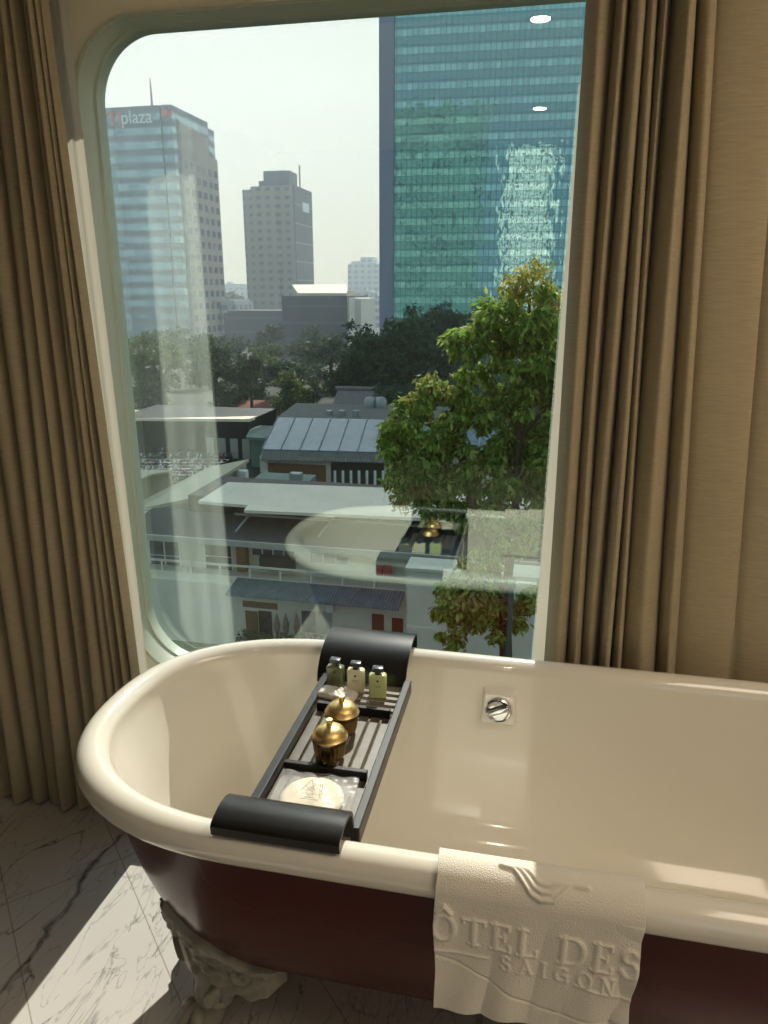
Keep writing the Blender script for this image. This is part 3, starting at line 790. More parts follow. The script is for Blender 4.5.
XX = -.1165+U-hang*(.014*uu)+hang*.006*(1-uu)+rf*.002*np.sin(V*60)*np.clip((V-.03)/.05, 0, 1)+.0015*np.sin(V*40)*(1-uu)
b = MB(); b.grid(np.stack([XX, Y, Z], -1))
tw = b.build('bath_towel', M['terry'], smooth=True, angle=80)
md = tw.modifiers.new('s', 'SOLIDIFY'); md.thickness = .004; md.offset = -1 
tag(tw, 'white terry towel with embossed lettering draped over the tub rim', 'towel')

# ================================================================= CURTAINS
def curtain(parent, creases_b, creases_t, depths, yb, z0, z1, name, m, off=0, ybase=None, per=12, sharp=.55):
    """creases: x of every valley at bottom and top; depths: how far each lobe stands out from yb"""
    nz = 50; rows = []
    for k in range(nz+1):
        t = k/nz; z = z0+(z1-z0)*t; row = []
        for i in range(len(creases_b)-1):
            xa = creases_b[i]+(creases_t[i]-creases_b[i])*t; xb = creases_b[i+1]+(creases_t[i+1]-creases_b[i+1])*t
            wob = .004*math.sin(z*2.3+i*1.7)
            ybs = yb+(ybase(i) if ybase else 0)
            d = depths[i]*(1+.15*math.sin(z*1.9+i*2.1))
            for j in range(per+(1 if i == len(creases_b)-2 else 0)):
                s = j/per; lean = s+.06*math.sin(2*math.pi*s)*math.sin(i*1.3+z)
                y = ybs-d*math.sin(math.pi*s)**sharp
                if ybase: y += (ybase(i+1)-ybase(i))*s
                row.append((xa+(xb-xa)*lean+wob, y+off, z))
        rows.append(row)
    b = MB(); b.grid(np.array(rows)); o = b.build(name, m, smooth=True, angle=85); o.parent = parent; o.location = -parent.location
    return o
ce = empty('curtain', (-1.5, 1.68, 0), label='long beige curtain gathered at the left side of the window', cat='curtain', group='beige curtains at the window')
cb_ = [-1.030, -1.052, -1.08, -1.112, -1.15, -1.20, -1.25, -1.30, -1.345, -1.40, -1.45, -1.51, -1.58, -1.66, -1.75, -1.85, -1.95, -2.05, -2.16, -2.25]
ct_ = [-1.095, -1.104, -1.116, -1.13, -1.148, -1.168, -1.192, -1.245, -1.30, -1.35, -1.41, -1.47, -1.54, -1.62, -1.71, -1.81, -1.92, -2.03, -2.15, -2.25]
dl = [.03, .045, .05, .04, .055, .05, .045, .06, .05, .05, .06, .05, .06, .05, .06, .05, .06, .05, .05]
yb_f = lambda i: -.035*math.exp(-i/2.6)
curtain(ce, cb_, ct_, dl, 1.682, .012, 2.57, 'curtain_cloth', M['curtain'], ybase=yb_f)
def lining(parent, xs_b, xs_t, y, z0, z1, ys):
    nz = 40; rows = []
    for k in range(nz+1):
        t = k/nz; z = z0+(z1-z0)*t; row = []
        for i in range(60):
            s = i/59; xa = xs_b[0]+(xs_t[0]-xs_b[0])*t; xb = xs_b[1]+(xs_t[1]-xs_b[1])*t
            row.append((xa+(xb-xa)*s, ys(s)+(.006 if ys(0) < 1.7 else .001)*math.sin(s*70+z*.7), z))
        rows.append(row)
    b = MB(); b.grid(np.array(rows)); o = b.build('lining', M['lining'], smooth=True, angle=85); o.parent = parent; o.location = -parent.location
    tag(o, 'white lining showing beside the cloth'); return o
lining(ce, (-1.016, -1.6), (-1.068, -1.6), 0, .02, 2.55, lambda s: 1.665+.12*min(1, s*3.2))
cr = empty('curtain', (.6, 1.75, 0), label='long beige curtain covering the right side of the window behind the tub', cat='curtain', group='beige curtains at the window')
cb_ = [.043, .103, .149, .191, .220, .247, .357, .40, .53, .70, .80, 1.0, 1.15, 1.35, 1.55, 1.8]
ct_ = [.045, .097, .116, .145, .172, .195, .225, .262, .40, .52, .66, .85, 1.05, 1.25, 1.5, 1.8]
dr = [.06, .065, .06, .07, .065, .075, .05, .02, .018, .03, .03, .045, .04, .05, .04]
curtain(cr, cb_, ct_, dr, 1.80, .012, 2.57, 'curtain_cloth', M['curtain'], sharp=.6)
lining(cr, (.010, 1.0), (.050, 1.0), 0, .02, 2.55, lambda s: 1.825)
# rail hidden high up
for e in (ce, cr):
    b = MB()
    xr = (-2.25, -1.02) if e is ce else (.02, 1.8)
    b.tube([(xr[0], 1.72, 2.585), (xr[1], 1.72, 2.585)], .009, 10)
    o = b.build('rail', M['greym']); o.parent = e; o.location = -e.location
# downlights
for i, (x, y) in enumerate(((-.10, .26), (-.12, -1.38))):
    t = empty('ceiling_downlight', (x, y, ZC), label='round recessed ceiling downlight '+('nearer the window' if i == 0 else 'farther from the window'), cat='ceiling light', group='downlights in the ceiling')
    b = MB(); b.lathe([(.055, 0), (.055, -.006), (.042, -.008), (.040, .0)], n=32); o = b.build('trim_ring', M['whitepl'], smooth=True); o.parent = t
    b = MB(); b.lathe([(.040, -.003), (.0005, -.003)], n=32); o = b.build('diffuser', M['lampglow']); o.parent = t
for (x, y, e) in ((-.10, .26, 1.2), (-.12, -1.38, 1.2)):
    l = bpy.data.lights.new('downlight', 'AREA'); l.shape = 'DISK'; l.size = .08; l.energy = e; l.color = (1, .88, .70)
    o = bpy.data.objects.new('downlight', l); C.objects.link(o); o.location = (x, y, ZC-.005)

for (x, y) in ((1.35, .45),):  # added soft fill light out of view, brightens the tub and curtains
    t = empty('fill_panel_light', (x, y, ZC), label='added fill light panel, out of view over the right end of the bathtub', cat='ceiling light')
    b = MB(); b.box(-.63, .63, -.63, .63, -.03, 0, bev=.005); o = b.build('housing', M['whitepl']); o.parent = t
    b = MB(); b.box(-.6, .6, -.6, .6, -.034, -.03); o = b.build('diffuser', M['lampglow']); o.parent = t
    l = bpy.data.lights.new('panel', 'AREA'); l.shape = 'SQUARE'; l.size = 1.2; l.energy = 10; l.color = (1, .95, .9)
    o = bpy.data.objects.new('panel', l); C.objects.link(o); o.location = (x, y, ZC-.04)

# ================================================================= OUTDOORS
GZ = -18.5
b = MB(); b.box(-700, 700, 12, 1500, GZ-1, GZ); b.box(-500, 300, -700, 12, GZ-1, GZ)
tag(struct(b.build('ground', M['asphalt'])))
# tall glass tower -------------------------------------------------------
p0 = at(380, 250, 150); rzT = R(2.5)
tw_ = empty('glass_tower', (p0.x, 150, GZ), rzT, 'tall teal glass office tower rising beyond the right side of the window', 'building')
b = MB(); b.box(2.6, 88, 0, 45, 0, 135); o = b.build('glazed_facade', M['cwall']); o.parent = tw_
b = MB(); b.box(0, 2.7, -.8, 45, 0, 135.5); o = b.build('corner_pier', M['lilac']); o.parent = tw_; tag(o, 'plain lilac grey edge strip')
# buildings behind the hotel which the tower mirrors
b = MB(); b.box(-88, -12, -262, -240, GZ, 118); o = b.build('office_block', M['teal'], origin=(-50, -250, GZ)); tag(o, 'teal banded office block seen mirrored in the tall glass tower', 'building')
b = MB(); b.box(2, 35, -262, -240, GZ, 92); o = b.build('apartment_block', M['latt'], origin=(18, -250, GZ)); tag(o, 'white lattice fronted block seen mirrored in the tall glass tower', 'building')
# plaza tower ------------------------------------------------------------
YP = 270.0
def rx(px, Y, py=290): return at(px, py, Y).x
xa, xb2 = rx(70, YP, 120), rx(178, YP, 200)
ztop = at(140, 106, YP).z
pl = empty('plaza_tower', ((xa+xb2)/2, YP, GZ), 0, 'office tower with blue glass front and plaza sign at the left of the view', 'building')
def PB(b, n, m, par=pl, org=None):
    o = b.build(n, m, origin=org); o.parent = par; o.location = o.location-par.location; return o
b = MB(); b.box(xa, rx(160, YP, 120), YP, YP+46, GZ, ztop); b.box(rx(162, YP, 120), xb2, YP, YP+30, GZ, ztop); b.box(rx(158, YP, 120), rx(164, YP, 120), YP+2, YP+40, GZ, ztop-4.5); PB(b, 'glass_front', M['plazag'], org=(xa, YP, GZ))
# stepped stone wing, its right side faces us
xs = rx(188, YP+5, 240)
def Yat(px, x): 
    lo, hi = 200, 500
    for _ in range(40):
        mid = (lo+hi)/2
        if rx(px, mid, 240) < x: hi = mid
        else: lo = mid
    return (lo+hi)/2
ys = [YP+5, Yat(207, xs), Yat(214, xs), Yat(222, xs)]
b = MB(); b.box(xb2-26, xs, YP+3, ys[0], GZ, at(182, 120, ys[0]).z); PB(b, 'dark_corner', M['plazad'])
zz = [at(195, 122, ys[0]).z, at(209, 138, ys[2]).z, at(218, 160, ys[3]).z]
b = MB(); b.box(xs-25, xs, ys[0], ys[1], GZ, zz[0]); b.box(xs-25, xs, ys[1], ys[2], GZ, zz[1]); b.box(xs-25, xs, ys[2], ys[3], GZ, zz[2])
PB(b, 'stone_wing', M['plazab'])
wm = None
ncol = 6; sp = (ys[3]-ys[0])/ncol
for r_i in range(16):
    z = zz[2]-7-r_i*4.6
    for c_i in range(ncol):
        y0 = ys[0]+sp*(c_i+.22)
        if wm is None:
            b = MB(); b.box(-.1, .12, 0, sp*.55, 0, 2.4); wm = b.build('window', M['winglass']); wm.parent = pl; o = wm
        else:
            o = wm.copy(); C.objects.link(o)
        o.location = (xs-pl.location.x, y0-pl.location.y, z-pl.location.z)
b = MB(); ap = at(152, 105, YP+8); at2 = at(152, 78, YP+8); b.tube([(ap.x, YP+8, ap.z-3), (ap.x, YP+8, at2.z)], [.6, .2], 8); PB(b, 'antenna', M['greym'])
s1 = at(121, 124, YP-.6)
text_mesh('plaza', 6.2, 'sign_lettering', M['signwhite'], pl, Vector((s1.x, YP-.5, s1.z))-pl.location, (R(90), 0, 0), .2, 1, 'LEFT')
s2 = at(103, 127, YP-.6)
text_mesh('m', 10.5, 'sign_initial', M['signred'], pl, Vector((s2.x, YP-.5, s2.z))-pl.location, (R(90), 0, 0), .2, 1, 'LEFT')
b = MB(); q0, q1 = at(161, 110, YP), at(172, 117, YP); b.box(q0.x, q1.x, YP-.4, YP, q1.z, q0.z); PB(b, 'red_panel', M['signred'])
# mid tower ---------------------------------------------------------------
YM = 330.0
mt = empty('office_tower', (rx(270, YM), YM, GZ), 0, 'grey stepped office tower in the middle distance with dark right side', 'building')
def fz(px, py, Y): return at(px, py, Y).z
xe = rx(294, YM, 240)
yse = Yat(313, xe)
b = MB()
b.box(rx(243, YM, 240), rx(254, YM, 240), YM+2, yse, GZ, fz(248, 189, YM)); b.box(rx(253, YM, 240), rx(278, YM, 240), YM, yse, GZ, fz(265, 186, YM)); b.box(rx(278, YM, 240), xe-.5, YM+1.5, yse, GZ, fz(280, 185, YM))
PB(b, 'stone_shaft', M['midt'], mt, org=(rx(243, YM), YM, GZ))
b = MB(); b.box(rx(259, YM, 170), xe-3, YM+5, yse-12, fz(270, 186, YM)-1, fz(270, 169, YM)); b.box(rx(254, YM, 170), rx(262, YM, 170), YM+5, yse-14, fz(270, 186, YM)-1, fz(270, 179, YM)); PB(b, 'crown', M['plazad'], mt)
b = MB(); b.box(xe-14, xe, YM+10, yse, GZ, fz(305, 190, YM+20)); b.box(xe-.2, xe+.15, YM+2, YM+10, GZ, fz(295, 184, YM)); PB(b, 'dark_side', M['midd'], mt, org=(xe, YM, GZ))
q = at(299, 175, YM+20); b = MB(); b.tube([(xe-3, YM+20, q.z-8), (xe-3, YM+20, q.z+4)], .4, 8); PB(b, 'antenna', M['greym'], mt)
b = MB(); b.box(xe, xe+.5, Yat(303, xe), Yat(309, xe), fz(306, 214, YM+25), fz(306, 205, YM+25)); PB(b, 'lit_sign', M['signwhite'], mt)
# dark low block with white roof ------------------------------------------
YD = 225.0
db = empty('office_block', (rx(314, YD), YD, GZ), 0, 'low dark grey block with white sheet roof before the grey tower', 'building')
xd0, xd1 = rx(282, YD, 310), rx(347, YD, 310)
zt_ = fz(315, 296, YD)
b = MB(); b.box(xd0, xd1, YD, YD+28, GZ, zt_); PB(b, 'dark_walls', M['darkb'], db, org=(xd0, YD, GZ))
b = MB(); b.box(xd1, xd1+.6, YD+.5, YD+28, GZ, zt_-.5); b.box(xd1, rx(355, YD, 320), YD+8, YD+28, GZ, fz(350, 299, YD)); PB(b, 'lit_end_wall', M['whitep'], db)  # lit side of the dark block, its brightness painted in as white
b = MB(); a1, a2, a3, a4 = at(298, 293, YD+1), at(347, 293, YD+1), at(346, 284.5, YD+22), at(292, 284.5, YD+22); b.slab([a1, a2, a3, a4], .8); b.box(xd0+3, xd1-3, YD+6, YD+22, zt_, zt_+1.5); PB(b, 'sheet_roof', M['roofwhite'], db)
# podium and low buildings between the towers
for (n_, p_, q_, yt, Y_, mm, lab) in (('low_building', 224, 284, 313, 262, 'hwall2', 'long low grey building at the foot of the grey tower'),
                                  ('low_building', 222, 236, 302, 300, 'fara', 'small pale building between the two grey towers')):
    b = MB(); x0_, x1_ = rx(p_, Y_, 320), rx(q_, Y_, 320); b.box(x0_, x1_, Y_, Y_+20, GZ, fz(250, yt, Y_)); b.box(x0_+1, x1_-1, Y_+1, Y_+19, fz(250, yt, Y_), fz(250, yt, Y_)+.8)
    tag(b.build(n_, M['darkb'] if mm == 'hwall2' else M[mm], origin=(x0_, Y_, GZ)), lab, 'building')
# far white apartment block
YF = 560.0
b = MB(); b.box(rx(348, YF), rx(380, YF), YF, YF+25, GZ, fz(365, 264, YF)); b.box(rx(350, YF), rx(376, YF), YF+4, YF+22, GZ, fz(365, 261, YF)); b.box(rx(360, YF), rx(372, YF), YF+2, YF+20, GZ, fz(365, 257, YF))
tag(b.build('apartment_building', M['fara'], origin=(rx(348, YF), YF, GZ)), 'pale hazy apartment building in the far distance left of the glass tower', 'building')
for i, (p_, q_, yt, lab) in enumerate(((224, 246, 284, 'hazy low block on the horizon between the left tower and the grey tower'), (355, 368, 291, 'small hazy block below the far pale apartment building'), (366, 382, 296, 'small hazy block at the foot of the glass tower edge'))):
    Yq = 620 if i == 0 else 420
    b = MB(); b.box(rx(p_, Yq), rx(q_, Yq), Yq, Yq+18, GZ, fz(p_, yt, Yq)); b.box(rx(p_, Yq)+2, rx(p_, Yq)+6, Yq+2, Yq+8, fz(p_, yt, Yq), fz(p_, yt, Yq)+2)
    tag(b.build('distant_building', M['fara'], origin=(rx(p_, Yq), Yq, GZ)), lab, 'building')

# trees --------------------------------------------------------------------
def leaves(blobs, n, size, droop=.3, seed=1, shell=.55, clump=0):
    rg = np.random.default_rng(seed); blobs = np.array(blobs, float)
    if clump:
        sub = []
        for (bx, by, bz, br, sq) in blobs:
            for _ in range(clump):
                dd = rg.normal(size=3); dd /= np.linalg.norm(dd); q = br*(.55+.45*rg.random())
                sub.append((bx+dd[0]*q, by+dd[1]*q, bz+dd[2]*q*sq, br*(.24+.2*rg.random()), .75))
        blobs = np.array(sub)
    w = blobs[:, 3]*blobs[:, 3]*np.maximum(blobs[:, 4], .3); idx = rg.choice(len(blobs), n, p=w/w.sum())
    d = rg.normal(size=(n, 3)); d /= np.linalg.norm(d, axis=1)[:, None]
    r = shell+(1-shell)*rg.random(n)**.6; r *= 1+.12*rg.normal(size=n)
    bl = blobs[idx]; c = bl[:, :3]+d*r[:, None]*np.stack([bl[:, 3], bl[:, 3], bl[:, 3]*bl[:, 4]], 1)
    nrm = d+rg.normal(size=(n, 3))*.9; nrm /= np.linalg.norm(nrm, axis=1)[:, None]
    t = rg.normal(size=(n, 3)); t[:, 2] -= droop*2; t -= nrm*(t*nrm).sum(1)[:, None]; t /= np.linalg.norm(t, axis=1)[:, None]
    s = np.cross(nrm, t); L = size*(.6+.8*rg.random(n))[:, None]; W = L*.42
    a = c; b_ = c+t*L*.5+s*W*.5+nrm*L*.06; e = c+t*L; f = c+t*L*.5-s*W*.5+nrm*L*.06
    V = np.stack([a, b_, e, f], 1).reshape(-1, 3)
    return V
def leaf_obj(V, name, m, parent=None, loc=(0, 0, 0)):
    n = len(V)//4; me = bpy.data.meshes.new(name)
    me.vertices.add(len(V)); me.vertices.foreach_set('co', V.astype(np.float32).ravel())
    me.loops.add(n*4); me.loops.foreach_set('vertex_index', np.arange(n*4, dtype=np.int32))
    me.polygons.add(n); me.polygons.foreach_set('loop_start', np.arange(0, n*4, 4, dtype=np.int32))
    me.update(calc_edges=True); me.materials.append(m)
    o = bpy.data.objects.new(name, me); C.objects.link(o); o.parent = parent; o.location = loc
    return o
def tree(px, py, Y, rpx, hpx, m, label, n=5000, size=.55, seed=1, group=None, nb=12, trunkpx=None, flat=.8):
    """crown centred on the pixel at distance Y, rpx/hpx half sizes in pixels"""
    c = at(px, py, Y); sc = Y/F*1.06; rw, rh = rpx*sc, hpx*sc
    t = empty('tree', (c.x, Y, GZ), label=label, cat='tree', group=group)
    rg = np.random.default_rng(seed); bl = []
    zc = c.z-GZ
    for i in range(nb):
        a = rg.random()*6.28; q = rg.random()**.6*.72; h = (rg.random()*2-1)*.62
        k = math.sqrt(max(.1, 1-h*h*.7))
        bl.append((math.cos(a)*q*rw*k, math.sin(a)*q*rw*k, zc+h*rh, rw*(.30+.16*rg.random()), rh/rw if rh/rw < 1 else 1))
    bl.append((0, 0, zc, rw*.62, rh/rw))
    o = leaf_obj(leaves(bl, n, size, seed=seed, shell=.3, clump=9), 'foliage', m, t)
    b = MB(); hb = zc-rh*.2; tr = max(.25, rw*.06)
    b.tube([(0, 0, -.2), (tr*.4, 0, hb*.5), (0, 0, hb)], [tr*1.3, tr, tr*.6], 9)
    for i in range(5):
        q = bl[i]; b.tube([(0, 0, hb*.72), (q[0]*.5, q[1]*.5, hb+(q[2]-hb)*.4), (q[0], q[1], q[2])], [tr*.6, tr*.4, tr*.15], 7)
    o = b.build('trunk', M['bark'], smooth=True); o.parent = t
    return t
tree(388, 366, 118, 56, 58, M['leafdark'], 'big round dark green tree before the glass tower', 14000, .8, 2, nb=22)
tree(212, 366, 110, 34, 32, M['leafdark'], 'spreading tree over the white roofed shed at the left', 6000, .6, 3, nb=14)
tree(160, 360, 114, 40, 28, M['leafmid'], 'broad tree seen through the curtain reflection at the far left', 5000, .6, 23, nb=12)
tree(250, 378, 112, 20, 28, M['leafdark'], 'rounded tree right of the spreading tree', 3500, .6, 4, nb=9)
tree(300, 392, 108, 28, 22, M['leafmid'], 'yellowish green tree left of the thatched hut', 4500, .6, 5, nb=12)
tree(345, 378, 112, 20, 20, M['leafdark'], 'dark tree right behind the thatched hut', 3000, .6, 25, nb=9)
tree(267, 337, 190, 15, 14, M['leafdark'], 'small round dark tree before the long low building', 2500, 1.0, 6, nb=8)
tree(266, 352, 160, 17, 11, M['leafmid'], 'pale green tree just below the small round dark tree', 2500, .9, 7, nb=8)
tree(305, 352, 170, 24, 14, M['leafdark'], 'low dark tree in front of the dark grey block', 3000, .9, 8, nb=10)
tree(228, 348, 180, 22, 10, M['leafdark'], 'low hedge-like tree at the foot of the left tower', 2500, .9, 9, nb=9)
tree(300, 372, 140, 34, 12, M['leafdark'], 'wide dark tree mass behind the yellowish green tree', 4000, .8, 10, nb=12)
tree(430, 356, 135, 40, 30, M['leafdark'], 'dark tree at the foot of the glass tower', 4500, .9, 11, nb=12)
tree(235, 300, 420, 12, 9, M['leafdark'], 'hazy distant tree between the towers', 1500, 1.8, 12, nb=6)
tree(440, 335, 142, 45, 24, M['leafdark'], 'tall shaded tree close before the glass tower wall', 5000, .9, 13, nb=12)
for i, (px_, py_, Y_, w_, h_, mm, lab) in enumerate((
    (150, 392, 120, 34, 18, 'leafdark', 'low dark tree behind the white shed roof at the far left'), (232, 398, 118, 24, 14, 'leafdark', 'dark tree just behind the white shed roof'),
    (285, 376, 122, 22, 16, 'leafdark', 'rounded dark tree behind the yellowish green tree'), (330, 352, 150, 30, 18, 'leafdark', 'dark tree to the left of the big round tree'),
    (205, 350, 150, 26, 14, 'leafdark', 'dark tree behind the spreading tree'), (165, 342, 170, 30, 14, 'leafdark', 'dark tree below the left tower'),
    (262, 366, 135, 24, 14, 'leafmid', 'mid green tree in the middle of the park'), (312, 336, 200, 14, 10, 'leafdark', 'small tree against the dark grey block'),
    (400, 398, 106, 30, 18, 'leafdark', 'dark tree right of the water tanks'), (290, 404, 114, 16, 10, 'leafmid', 'small tree beside the low brown-roofed house'))):
    tree(px_, py_, Y_, w_, h_, M[mm], lab, 3200, .7 if Y_ < 130 else .95, 60+i, nb=9)
# near tree ---------------------------------------------------------------
YN = 24.0
nc = at(500, 420, YN)
nt_ = empty('tree', (nc.x+.6, YN+.5, GZ), label='leafy bright green tree close outside the right half of the window', cat='tree')
def nb_(px, py, rp, Y=YN, sq=1.0):
    c = at(px, py, Y); return (c.x-nt_.location.x, Y-nt_.location.y, c.z-GZ, rp*Y/F*1.05, sq)
bl1 = [nb_(x, y, r, YN+dy) for x, y, r, dy in ((528, 305, 30, 0), (505, 325, 32, 0), (470, 345, 22, -.3), (520, 360, 42, .4), (560, 330, 30, .2), (480, 385, 28, .2), (455, 340, 12, 0), (540, 410, 40, .5), (500, 420, 34, .3), (430, 420, 34, -.3), (405, 445, 26, -.4), (450, 460, 34, 0), (400, 480, 20, -.3), (520, 470, 40, .4), (480, 490, 34, .2), (560, 470, 36, .4), (430, 500, 22, 0), (500, 530, 30, .3), (545, 530, 30, .4), (438, 395, 16, -.2), (590, 400, 40, .6), (600, 480, 40, .6), (420, 455, 26, -.2), (470, 430, 28, 0), (440, 480, 26, 0), (465, 510, 24, .1), (515, 500, 30, .2), (395, 450, 14, -.4), (470, 600, 36, 0), (450, 625, 22, -.1), (495, 620, 28, .1), (480, 570, 26, .2), (540, 600, 24, .6))]
o = leaf_obj(leaves(bl1, 42000, .27, 1.0, 5, .3, 12), 'foliage', M['leafnear'], nt_)
bl2 = [nb_(x, y, r, YN-.25) for x, y, r in ((535, 275, 17), (515, 285, 14), (548, 300, 16), (480, 330, 10), (430, 385, 14), (418, 400, 12), (395, 425, 10), (450, 395, 10), (405, 495, 16), (425, 492, 14), (470, 600, 26), (455, 640, 14))]
o = leaf_obj(leaves(bl2, 2600, .24, .8, 9, .4), 'young_leaves', M['leafnew'], nt_); tag(o, 'yellow and pinkish young leaves')
b = MB()
def NP(px, py, dy=0): c = at(px, py, YN+dy); return (c.x-nt_.location.x, YN+dy-nt_.location.y, c.z-GZ)
b.tube([(0, 0, 0), (.1, 0, 5), NP(505, 600, .4), NP(475, 520, .2), NP(462, 455), NP(452, 415), NP(470, 350)], [.32, .28, .2, .17, .14, .11, .05], 10)
b.tube([NP(505, 600, .4), NP(515, 520, .3), NP(518, 440, .2), NP(522, 380, .2), NP(530, 300)], [.17, .14, .11, .09, .04], 9)
b.tube([NP(462, 455), NP(440, 430, -.1), NP(415, 420, -.2)], [.09, .07, .03], 8)
b.tube([NP(518, 440, .2), NP(545, 410, .2), NP(575, 380, .3)], [.08, .06, .03], 8)
o = b.build('trunk', M['bark'], smooth=True); o.parent = nt_
# steel pole
q = at(512, 578, 20.0)
b = MB(); b.lathe([(.10, 0), (.10, .4), (.075, .5), (.075, q.z-GZ-.35), (.12, q.z-GZ-.3), (.13, q.z-GZ-.12), (.1, q.z-GZ-.02), (.001, q.z-GZ)], n=20)
o = b.build('steel_pole', M['polem'], smooth=True); o.location = (q.x, 20.0, GZ); tag(o, 'shiny green-grey steel pole with a rounded cap beside the near tree', 'pole')

# front house ---------------------------------------------------------------
YH = 38.5
fh = empty('house', (at(300, 560, YH).x, YH, GZ), label='two-storey cream house with white roof and long balcony below the window', cat='house')
def FH(b, n, m, lab=None):
    o = b.build(n, m); o.parent = fh; o.location = -fh.location
    if lab: tag(o, lab)
    return o
hx0, hx1 = rx(120, YH, 560), rx(416, YH, 560)
zr = -10.6
r1 = [atz(228, 482, zr+.5), atz(560, 494, zr+.5), atz(560, 524, zr-.1), atz(244, 510, zr-.1), atz(248, 505, zr-.1), atz(198, 501, zr-.05)]
b = MB(); b.slab(r1, .18); FH(b, 'white_roof', M['roofwhite'])
hxr = rx(545, YH, 560)
YR = 41.5
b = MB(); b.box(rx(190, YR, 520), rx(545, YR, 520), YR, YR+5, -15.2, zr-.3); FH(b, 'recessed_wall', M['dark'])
# terrace roof, eaves beam
zt2 = fz(250, 538, YH-.6)
b = MB(); b.slab([(rx(120, YH-1, 540), YH-1.2, zt2+.0), (hxr, YH-1.2, zt2), (hxr, YR+.2, zt2+.25), (rx(120, YH-1, 540), YR+.2, zt2+.25)], .1); FH(b, 'terrace_roof', M['roofdark'])
b = MB(); b.box(rx(120, YH-1, 540), hxr, YH-1.35, YH-1.2, zt2-.32, zt2+.02); b.box(rx(236, YR, 515), hxr, YR-.25, YR-.1, fz(300, 522, YR), fz(300, 516, YR)); FH(b, 'eaves_board', M['hwall2'])
# two broken props on the terrace
b = MB()
for x_ in (236, 318): a, c = at(x_, 536, YH), at(x_+20, 520, YR-1); b.tube([(a.x, a.y, zt2+.1), (c.x, c.y, zt2+1.1)], .07, 6)
FH(b, 'roof_prop', M['greym'])
# upper floor wall
zf = fz(300, 578, YH)
b = MB(); b.box(hx0, hxr, YH, YH+3, zf-.2, zt2+.02); FH(b, 'upper_wall', M['hwall'])
for (a, c, d, e, k) in ((252, 295, 542, 556, 4), (310, 349, 546, 563, 3), (205, 232, 540, 572, 1), (150, 180, 540, 570, 2)):
    x0_, x1_ = rx(a, YH, 550), rx(c, YH, 550); z1_, z0_ = fz((a+c)/2, d, YH), fz((a+c)/2, e, YH)
    b = MB(); b.box(x0_, x1_, YH-.04, YH+.02, z0_, z1_); o = FH(b, 'window', M['dark'] if k == 1 else M['winglass'])
    b = MB()
    for i in range(k+1):
        xx = x0_+(x1_-x0_)*i/k; b.box(xx-.035, xx+.035, YH-.09, YH-.03, z0_, z1_)
    b.box(x0_, x1_, YH-.09, YH-.03, (z0_+z1_)/2-.02, (z0_+z1_)/2+.02); o2 = b.build('window_bars', M['whitep']); o2.parent = fh; o2.location = -fh.location
# balcony
YB2 = YH-1.5
zb1, zb2 = fz(300, 570, YB2), fz(300, 588, YB2)
b = MB(); b.box(hx0, hxr, YB2, YH+.1, zb2, zb2+.14); b.box(hx0, hxr, YB2-.03, YB2+.06, zb2-.1, zb2+.38); FH(b, 'balcony_slab', M['hwall'])
b = MB(); b.box(hx0, hxr, YB2-.02, YB2+.06, zb1-.12, zb1)
for i in range(15):
    xx = hx0+(hxr-hx0)*i/14; b.box(xx-.05, xx+.05, YB2, YB2+.05, zb2+.3, zb1)
FH(b, 'balcony_rail', M['hwall'])
# clutter on the balcony
def blk(name, px0, px1, py0, py1, Y, dep, m, label, cat):
    x0_, x1_ = rx(px0, Y, (py0+py1)/2), rx(px1, Y, (py0+py1)/2); z1_, z0_ = fz((px0+px1)/2, py0, Y), fz((px0+px1)/2, py1, Y)
    b = MB(); b.box(x0_, x1_, Y, Y+dep, z0_, z1_, bev=min(.04, dep*.1)); h = z1_-z0_; w = x1_-x0_
    b.box(x0_+w*.1, x1_-w*.1, Y-.03, Y, z0_+h*.2, z1_-h*.25)
    b.box(x0_+w*.05, x0_+w*.15, Y-.05, Y+dep*.5, z1_, z1_+h*.12)
    o = b.build(name, m, origin=(x0_, Y, z0_)); tag(o, label, cat); return o
blk('bench', 259, 293, 558, 571, YH-.7, .5, M['dark'], 'dark covered bench standing on the long balcony', 'bench')
blk('storage_cabinet', 236, 246, 548, 572, YH-.8, .5, M['wood'], 'narrow brown cabinet on the balcony left of the bench', 'cabinet')
for i, x_ in enumerate((376, 384)):
    blk('garment', x_, x_+7, 566, 577, YH-.5, .12, M['signred'], ('left' if i == 0 else 'right')+' red garment hanging over the balcony', 'clothing')
# blue lower roof
zl1, zl2 = fz(300, 583, YB2-.1), fz(300, 600, YB2-1.7)
xl0, xl1 = rx(238, YB2, 590), rx(405, YB2, 590)
b = MB()
ncor = 60; rows = [[], []]
for i in range(ncor*2+1):
    xx = xl0+(xl1-xl0)*i/(ncor*2); zc_ = .04*(1 if i % 2 else -1)
    rows[0].append((xx, YB2-.05, zl1+zc_)); rows[1].append((xx, YB2-1.9, zl2+zc_))
b.grid(np.array(rows)); rw2 = [[(x, y, z-.03) for x, y, z in r] for r in rows]; b.grid(np.array(rw2)); FH(b, 'corrugated_awning', M['roofblue'])
